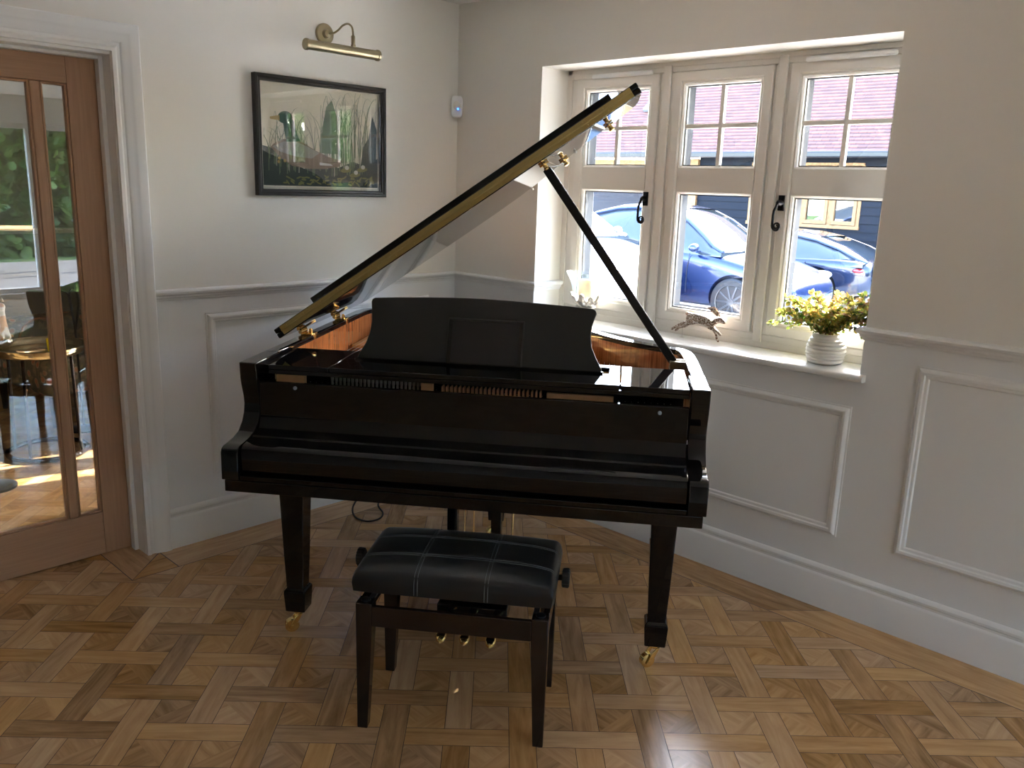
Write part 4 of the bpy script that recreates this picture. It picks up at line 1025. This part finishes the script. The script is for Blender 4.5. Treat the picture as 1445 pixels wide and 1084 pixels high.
# tiled roof: stepped courses
tile = bpy.data.materials.new('clay_tile'); tile.use_nodes = True; n_ = tile.node_tree.nodes; l_ = tile.node_tree.links; b_ = n_['Principled BSDF']; b_.inputs['Roughness'].default_value = .8
tc = n_.new('ShaderNodeTexCoord'); mp = n_.new('ShaderNodeMapping'); mp.inputs['Scale'].default_value = (1, 1, 1); mp.inputs['Rotation'].default_value = (0, 0, 0)
cbx = n_.new('ShaderNodeSeparateXYZ'); cmb = n_.new('ShaderNodeCombineXYZ'); l_.new(tc.outputs['Object'], cbx.inputs[0]); l_.new(cbx.outputs[1], cmb.inputs[0]); l_.new(cbx.outputs[2], cmb.inputs[1])
br = n_.new('ShaderNodeTexBrick'); br.inputs['Scale'].default_value = 1; br.inputs['Brick Width'].default_value = .17; br.inputs['Row Height'].default_value = .0771; br.inputs['Mortar Size'].default_value = .004
br.inputs['Color1'].default_value = (.13, .052, .042, 1); br.inputs['Color2'].default_value = (.075, .032, .030, 1); br.inputs['Mortar'].default_value = (.02, .012, .012, 1); br.inputs['Bias'].default_value = -.2
l_.new(cmb.outputs[0], br.inputs[0]); l_.new(br.outputs[0], b_.inputs['Base Color'])
rf = MB(); pitch = R(40); gg_ = .12; ez = 2.655 + zb
for i in range(27):
    x = -.35 + i * gg_ * math.cos(pitch); z = ez - .22 + .0 + i * gg_ * math.sin(pitch)
    x2 = x + gg_ * math.cos(pitch) + .02; z2 = z + gg_ * math.sin(pitch) + .0
    rf.prism([(x, z), (x, z + .024), (x2, z2 + .012), (x2, z2 - .01)], lambda p, q, t: Vector((p, t, q)), -7, 17)
rf.build('roof_tiles', tile, barn, smooth=0)
MB().box(-.46, -.30, -7, 17, ez - .34, ez - .21).build('gutter', pmat('black_gutter', (.015, .015, .018), .35), barn, bevel=.03)
MB().box(-.34, .0, -7, 17, ez - .24, ez - .2).build('soffit', board, barn)
for yy in (9.2, 11.1):
    s_ = MB(); nx_, nz_ = -math.sin(pitch), math.cos(pitch)
    def RP(p, q, t): return Vector((-.35 + q * math.cos(pitch) + nx_ * t, p, ez - .2 + q * math.sin(pitch) + nz_ * t))
    f_ = MB().prism([(yy, 1.6), (yy + .8, 1.6), (yy + .8, 2.8), (yy, 2.8)], RP, .02, .09).build('roof_window', pmat('grey_flashing', (.12, .13, .15), .4) if yy < 10 else MATS['grey_flashing'], barn)
    MB().prism([(yy + .08, 1.68), (yy + .72, 1.68), (yy + .72, 2.72), (yy + .08, 2.72)], RP, .091, .10).build('pane', pmat('sky_pane', (.5, .55, .6), .03, metal=1) if yy < 10 else MATS['sky_pane'], f_)

# cars
tyre = pmat('tyre', (.02, .02, .022), .7); rimm = pmat('alloy', (.10, .105, .115), .3, metal=.8); cglass = pmat('car_glass', (.03, .04, .05), .02, coat=1); 
archm = pmat('arch_dark', (.015, .015, .016), .8); redl = pmat('tail_lamp', (.3, .015, .015), .1, coat=1); whl = pmat('head_lamp', (.75, .8, .85), .08, coat=1); plateY = pmat('yellow_plate', (.35, .26, .02), .4)
def car(name, label, paintm, center, rz, L=4.75, Wd=1.9, Ht=1.62, belt=1.0, sedan=False, details=None):
    c = tag(empty(name, center, rz), label, 'car')
    h = belt
    S = [(0, .60, .34, .50, .56), (.015, .76, .25, .60, .66), (.05, .87, .21, .70, .77), (.12, .93, .2, .80, .88), (.22, .955, .2, .90, .97), (.30, .96, .2, .96, 1.02), (.5, .965, .2, .985, 1.03), (.75, .965, .2, 1.02, 1.07), (.88, .94, .22, 1.04, 1.10), (.95, .89, .28, 1.0, 1.09), (.985, .80, .36, .93, 1.03), (1, .68, .42, .80, .86)]
    rings = []
    for f, w_, z0, zb_, zd in S:
        w_ *= Wd / 2; zb_ *= h; zd *= h
        half = [(0, z0), (w_ * .85, z0), (w_ * .98, z0 + .10), (w_ * .995, z0 + (zb_ - z0) * .45), (w_ * 1.0, z0 + (zb_ - z0) * .75), (w_ * .975, zb_ - .02), (w_ * .90, zb_ + (zd - zb_) * .5), (w_ * .45, zd), (0, zd + .008)]
        rings.append([(L / 2 - f * L, y, z) for y, z in half] + [(L / 2 - f * L, -y, z) for y, z in half[-2:0:-1]])
    n = len(rings[0]); m = MB(); vs = [p for r_ in rings for p in r_]; fs = []
    for i in range(len(rings) - 1):
        for j in range(n): fs.append((i * n + j, i * n + (j + 1) % n, (i + 1) * n + (j + 1) % n, (i + 1) * n + j))
    fs += [tuple(range(n))[::-1], tuple((len(rings) - 1) * n + j for j in range(n))]
    bo = m.add(vs, fs).build('body', paintm, c, smooth=0)
    sb = bo.modifiers.new('sub', 'SUBSURF'); sb.levels = sb.render_levels = 2
    wr_ = .345; xs_ = (L / 2 - .185 * L, L / 2 - .80 * L)
    cutm = MB()
    for x in xs_:
        for sy in (-1, 1): cutm.lathe([(wr_ + .045, -.22), (wr_ + .045, .22)], n=32, M=Tr(x, sy * (Wd / 2 - .05), wr_ + .01) @ Matrix.Rotation(R(90), 4, 'X'))
    cu = cutm.build('cut', archm, c); bm_ = bo.modifiers.new('b', 'BOOLEAN'); bm_.object = cu; bm_.operation = 'DIFFERENCE'; bm_.solver = 'EXACT'
    bpy.context.view_layer.update(); dg = bpy.context.evaluated_depsgraph_get(); nm = bpy.data.meshes.new_from_object(bo.evaluated_get(dg)); bo.modifiers.clear(); bo.data = nm; bpy.data.objects.remove(cu)
    nm.polygons.foreach_set('use_smooth', [True] * len(nm.polygons)); nm.set_sharp_from_angle(angle=R(40))
    # greenhouse
    k = Ht - belt
    G = [(.24, .82, 0), (.28, .77, .20), (.33, .72, .46), (.39, .66, .74), (.45, .63, .92), (.52, .62, .99), (.60, .62, 1.0), (.68, .62, .96), (.77, .64, .82), (.86, .66, .55), (.93, .67, .25), (.97, .68, .06)]
    vs = []; 
    for f, wt, t in G:
        x = L / 2 - f * L; wt *= Wd / 2 ; zt = belt * 1.0 + .0 + k * t; w0 = Wd / 2 * .90
        half = [(w0, belt - .06), (w0 - .01, belt + .0), (wt + (w0 - wt) * .05, max(belt + .002, zt - .06)), (wt * .82, max(belt + .004, zt - .01)), (0, max(belt + .01, zt))]
        vs += [(x, y, z) for y, z in half] + [(x, -y, z) for y, z in half[-2::-1]]
    n = 9; fs = []
    for i in range(len(G) - 1):
        for j in range(n - 1): fs.append((i * n + j, i * n + j + 1, (i + 1) * n + j + 1, (i + 1) * n + j))
    fs += [tuple(range(n)), tuple((len(G) - 1) * n + j for j in range(n))[::-1]]
    gh = MB().add(vs, fs).build('glasshouse', cglass, c, smooth=60)
    rows = [i for i, g in enumerate(G) if .44 < g[0] < .78]
    rv = []; rfv = []
    for i in rows:
        for j in (2, 3, 4, 5, 6): p = vs[i * n + j]; rv.append((p[0], p[1] * 1.01, p[2] + .012))
    for i in range(len(rows) - 1):
        for j in range(4): rfv.append((i * 5 + j, i * 5 + j + 1, (i + 1) * 5 + j + 1, (i + 1) * 5 + j))
    MB().add(rv, rfv).build('roof', paintm, c, smooth=60)
    for sy in (1, -1):
        pts = [(v_[0], v_[1] * sy, v_[2]) for v_ in [vs[i * n + 2] for i in range(len(G))]]
        MB().tube(pts, .032, 8).build('roof_rail', paintm, c)
        MB().tube([(L / 2 - .53 * L, sy * (Wd / 2 * .9), belt), (L / 2 - .54 * L, sy * (Wd / 2 * .64), Ht - .05)], .03, 6).build('pillar', archm, c)
        mm = MB().sphere((L / 2 - .315 * L, sy * (Wd / 2 + .08), belt + .06), .095, 14, 8, (.8, 1.05, .65)); mm.box(L / 2 - .32 * L - .02, L / 2 - .32 * L + .04, min(sy * Wd / 2 * .9, sy * (Wd / 2 + .04)), max(sy * Wd / 2 * .9, sy * (Wd / 2 + .04)), belt - .02, belt + .01)
        mm.build('wing_mirror', paintm, c)
        for dxx in (.345, .55, .76):
            MB().tube([(L / 2 - dxx * L, sy * Wd / 2 * .945, belt - .03), (L / 2 - (dxx + .005) * L, sy * Wd / 2 * .968, belt * .72), (L / 2 - (dxx + .005) * L, sy * Wd / 2 * .962, .42)], .005, 4).build('door_seam', archm, c)
        hl = MB().sphere((L / 2 - .055 * L, sy * (Wd / 2 - .26), belt * .70), .12, 14, 8, (1.1, 1.6, .55)); hl.build('headlight', whl, c)
        tl_ = MB().sphere((-L / 2 + .05 * L, sy * (Wd / 2 - .26), belt * .86), .12, 14, 8, (.9, 1.9, .42)); tl_.build('tail_light', redl, c)
    MB().box(-L / 2 - .012, -L / 2 + .01, -.26, .26, belt * .58, belt * .58 + .11).build('number_plate', plateY, c)
    for x in xs_:
        for sy in (-1, 1):
            Mw = Tr(x, sy * (Wd / 2 - .12), wr_) @ Matrix.Rotation(R(-90 * sy), 4, 'X')
            wl_ = MB().lathe([(.24, -.10), (.32, -.10), (wr_, -.07), (wr_, .07), (.32, .10), (.255, .10), (.25, .07)], n=36, M=Mw); wo_ = wl_.build('wheel', tyre, c)
            sp_ = MB().lathe([(.25, .075), (.262, .10), (.245, .095), (.24, .06)], n=36, M=Mw, caps=False); sp_.lathe([(.001, .085), (.05, .085), (.055, .06)], n=16, M=Mw)
            for q in range(10):
                a = 2 * math.pi * q / 10; Mq = Mw @ Matrix.Rotation(a, 4, 'Z'); sp_.box(.04, .245, -.014, .014, .05, .078, Mq)
            sp_.build('rim', rimm, wo_)
            MB().lathe([(.001, -.02), (.235, -.02), (.235, .0), (.001, .0)], n=24, M=Mw).build('brake', archm, wo_)
    return c
cb_ = pmat('car_paint_blue', (.010, .022, .075), .22, metal=.35, coat=1); cn_ = pmat('car_paint_navy', (.008, .016, .042), .22, metal=.35, coat=1); cw_ = pmat('car_paint_silver', (.50, .53, .60), .2, metal=.3, coat=1)
car('car', 'blue family car parked side on in the middle window', cb_, (8.95, 4.4, GZ), R(-90), Ht=1.69, belt=1.04)
car('car', 'dark navy low car parked behind the blue car, its tail visible in the right window', cn_, (11.75, 4.35, GZ), R(90), L=4.6, Ht=1.30, belt=.84)
car('car', 'tall silver white car nearest the house in the left window', cw_, (6.75, 5.75, GZ), R(-90), L=4.8, Ht=1.82, belt=1.22, Wd=1.95)

# trees and garden
def tree(loc, h, r_, label, cat='tree', n=2600, trunk=True, seed=1, sq=1, name='tree', base=.3, tones=.3):
    rg = random.Random(seed); t = tag(empty(name, loc), label, cat)
    if trunk: MB().tube([(0, 0, 0), (.05, .02, h * .3), (0, .08, h * .62)], [r_ * .08, r_ * .06, r_ * .03], 8).build('trunk', woodbark, t)
    pts = []
    blobs = [(Vector((rg.uniform(-1, 1) * r_ * .55, rg.uniform(-1, 1) * r_ * .55 * sq, h * base + (h * (1 - base) - r_ * .35) * rg.random())), r_ * rg.uniform(.3, .5)) for _ in range(14)]
    for _ in range(n):
        c_, br_ = rg.choice(blobs); d = Vector((rg.gauss(0, 1), rg.gauss(0, 1), rg.gauss(0, 1))).normalized(); pts.append((c_ + d * br_ * rg.uniform(.75, 1.05), d + Vector((rg.uniform(-.7, .7), rg.uniform(-.7, .7), rg.uniform(-.7, .3)))))
    leaves('foliage', pts, treeleaf, t, (.16, .3), tone=lambda p: rg.random(), rg=rg)
    return t
woodbark = pmat('bark', (.10, .07, .045), .9, bump=(20, .8, .03))
treeleaf = leafm.copy(); treeleaf.name = 'tree_leaf'
rmp = [x for x in treeleaf.node_tree.nodes if x.type == 'VALTORGB'][0].color_ramp.elements
for e, c in zip(rmp, ((.02, .055, .01), (.045, .10, .018), (.08, .16, .03), (.11, .2, .05), (.16, .25, .08))): e.color = (*c, 1)
for i, (x, y, h, r_) in enumerate([(9.5, -12, 4.4, 2.3), (16.0, -13.0, 5.2, 2.7), (23.5, -15, 4.8, 2.7), (14, -21, 5.4, 2.7)]):
    tree((x, y, GZ), h, r_, ['broad leafy tree beside the drive, reflected in the picture glass', 'taller rounded tree beyond the drive, reflected in the picture glass', 'spreading tree farthest along the drive, reflected in the picture glass', 'bushy tree near the house corner, reflected in the picture glass'][i], seed=20 + i)
for i, (x, y, h, r_) in enumerate([(-5.0, -20.5, 6, 2.7), (1.3, -20, 6.5, 2.7), (7.6, -23, 6, 2.7)]):
    tree((x, y, -.12), h, r_, ['tall garden tree behind the camera, leftmost behind the garden window', 'dense garden tree reflected in the door glass', 'garden tree at the right, reflected at the edge of the door glass'][i], seed=40 + i, base=.05, n=4200)
hd = tag(empty('hedge', (-.5, -15.5, -.12)), 'long green garden hedge reflected across the top of the door glass', 'hedge')
MB().box(-9, 9, -.5, .5, 0, 2.9).build('hedge_core', pmat('hedge_dark', (.015, .035, .01), .9), hd)
rg = random.Random(5); hp_ = []
for _ in range(9000): hp_.append(((rg.uniform(-9, 9), .5 + rg.random() ** 2 * .25 + .12 * math.sin(rg.uniform(0, 20)), rg.uniform(0, 3.1)), (rg.uniform(-1, 1), rg.uniform(.1, 1), rg.uniform(-.8, .6))))
leaves('foliage', hp_, treeleaf, hd, (.16, .32), rg=rg)
gtb = tag(empty('garden_table', (.9, -11.6, -.06), .4), 'slatted wooden garden table on the lawn reflected in the door glass', 'table')
teak = woodmat('teak', (.42, .24, .08), (.62, .40, .16), (2, 30, 30), .6, 0, 3)
for i in range(6): MB().box(-.8, .8, -.45 + i * .155, -.32 + i * .155, .70, .73).build('slat', teak, gtb)
for x in (-.7, .7):
    for y in (-.38, .38): MB().box(x - .035, x + .035, y - .035, y + .035, 0, .70).build('leg', teak, gtb)
gch = tag(empty('garden_chair', (.35, -10.7, -.06), 2.6), 'wooden folding garden chair tilted beside the garden table', 'chair')
MB().box(-.25, .25, -.22, .22, .42, .45).build('seat', teak, gch)
MB().box(-.25, .25, -.03, .0, .45, .95, Tr(0, .22, 0) @ Matrix.Rotation(R(-14), 4, 'X')).build('backrest', teak, gch)
for x in (-.22, .22):
    for y in (-.18, .18): MB().box(x - .02, x + .02, y - .02, y + .02, 0, .42).build('leg', teak, gch)
SKY, SUN, EXPO = 1.25, 14, 2.25

# ================================================================== LIGHT, CAMERA
w = bpy.data.worlds.new('sky'); sc.world = w; w.use_nodes = True; nt = w.node_tree
bg = nt.nodes['Background']; sk = nt.nodes.new('ShaderNodeTexSky'); sk.sky_type = 'NISHITA'; sk.sun_disc = False
sk.sun_elevation = R(34); sk.sun_rotation = R(90); sk.air_density = 1.0; sk.dust_density = 1.5; sk.ozone_density = 1.2
tn = nt.nodes.new('ShaderNodeMix'); tn.data_type = 'RGBA'; tn.blend_type = 'MULTIPLY'; tn.inputs[0].default_value = 1; tn.inputs[7].default_value = (1, .97, .97, 1)
nt.links.new(sk.outputs[0], tn.inputs[6]); nt.links.new(tn.outputs[2], bg.inputs[0]); bg.inputs[1].default_value = SKY
sl = bpy.data.lights.new('sun', 'SUN'); sl.energy = SUN; sl.angle = R(.6); sl.color = (1, .94, .85)
so_ = bpy.data.objects.new('sun', sl); COL.objects.link(so_)
sd_ = Vector((-1, .22, -.67)).normalized(); so_.rotation_euler = sd_.to_track_quat('-Z', 'Y').to_euler(); so_.location = (10, 0, 12)
def portal(loc, rot, sx, sy):
    l = bpy.data.lights.new('portal', 'AREA'); l.shape = 'RECTANGLE'; l.size = sx; l.size_y = sy; l.cycles.is_portal = True
    o = bpy.data.objects.new('daylight_portal', l); COL.objects.link(o); o.location = loc; o.rotation_euler = rot; return o
portal((.32, -1.38, 1.51), (0, R(90), 0), 1.2, 1.65)
portal((-.95, -8.32, 1.08), (R(90), 0, 0), 4.9, 2.05)
f_, pitch, roll, yaw = 1188.269, .2307247, .0325399, .7661365
cp, sp = math.cos(pitch), math.sin(pitch)
Fd = Vector((math.cos(yaw) * cp, math.sin(yaw) * cp, -sp)); Rt = Vector((math.sin(yaw), -math.cos(yaw), 0)); Up = Rt.cross(Fd)
R2 = Rt * math.cos(roll) + Up * math.sin(roll); U2 = -Rt * math.sin(roll) + Up * math.cos(roll)
cam = bpy.data.cameras.new('camera'); co = bpy.data.objects.new('camera', cam); COL.objects.link(co)
cam.sensor_width = 36; cam.sensor_fit = 'HORIZONTAL'; cam.lens = f_ * 36 / 1445; cam.clip_start = .05; cam.clip_end = 300
co.matrix_world = Matrix(((R2.x, U2.x, -Fd.x, -3.01546), (R2.y, U2.y, -Fd.y, -3.34985), (R2.z, U2.z, -Fd.z, 1.5515), (0, 0, 0, 1)))
sc.camera = co
sc.view_settings.view_transform = 'Standard'; sc.view_settings.look = 'None'; sc.view_settings.gamma = 1; sc.view_settings.exposure = EXPO
sc.cycles.max_bounces = 10; sc.cycles.diffuse_bounces = 6; sc.cycles.glossy_bounces = 6; sc.cycles.transparent_max_bounces = 24; sc.cycles.transmission_bounces = 6
sc.cycles.use_denoising = True; sc.cycles.sample_clamp_indirect = 10
sc.cycles.caustics_reflective = True; sc.cycles.blur_glossy = .5
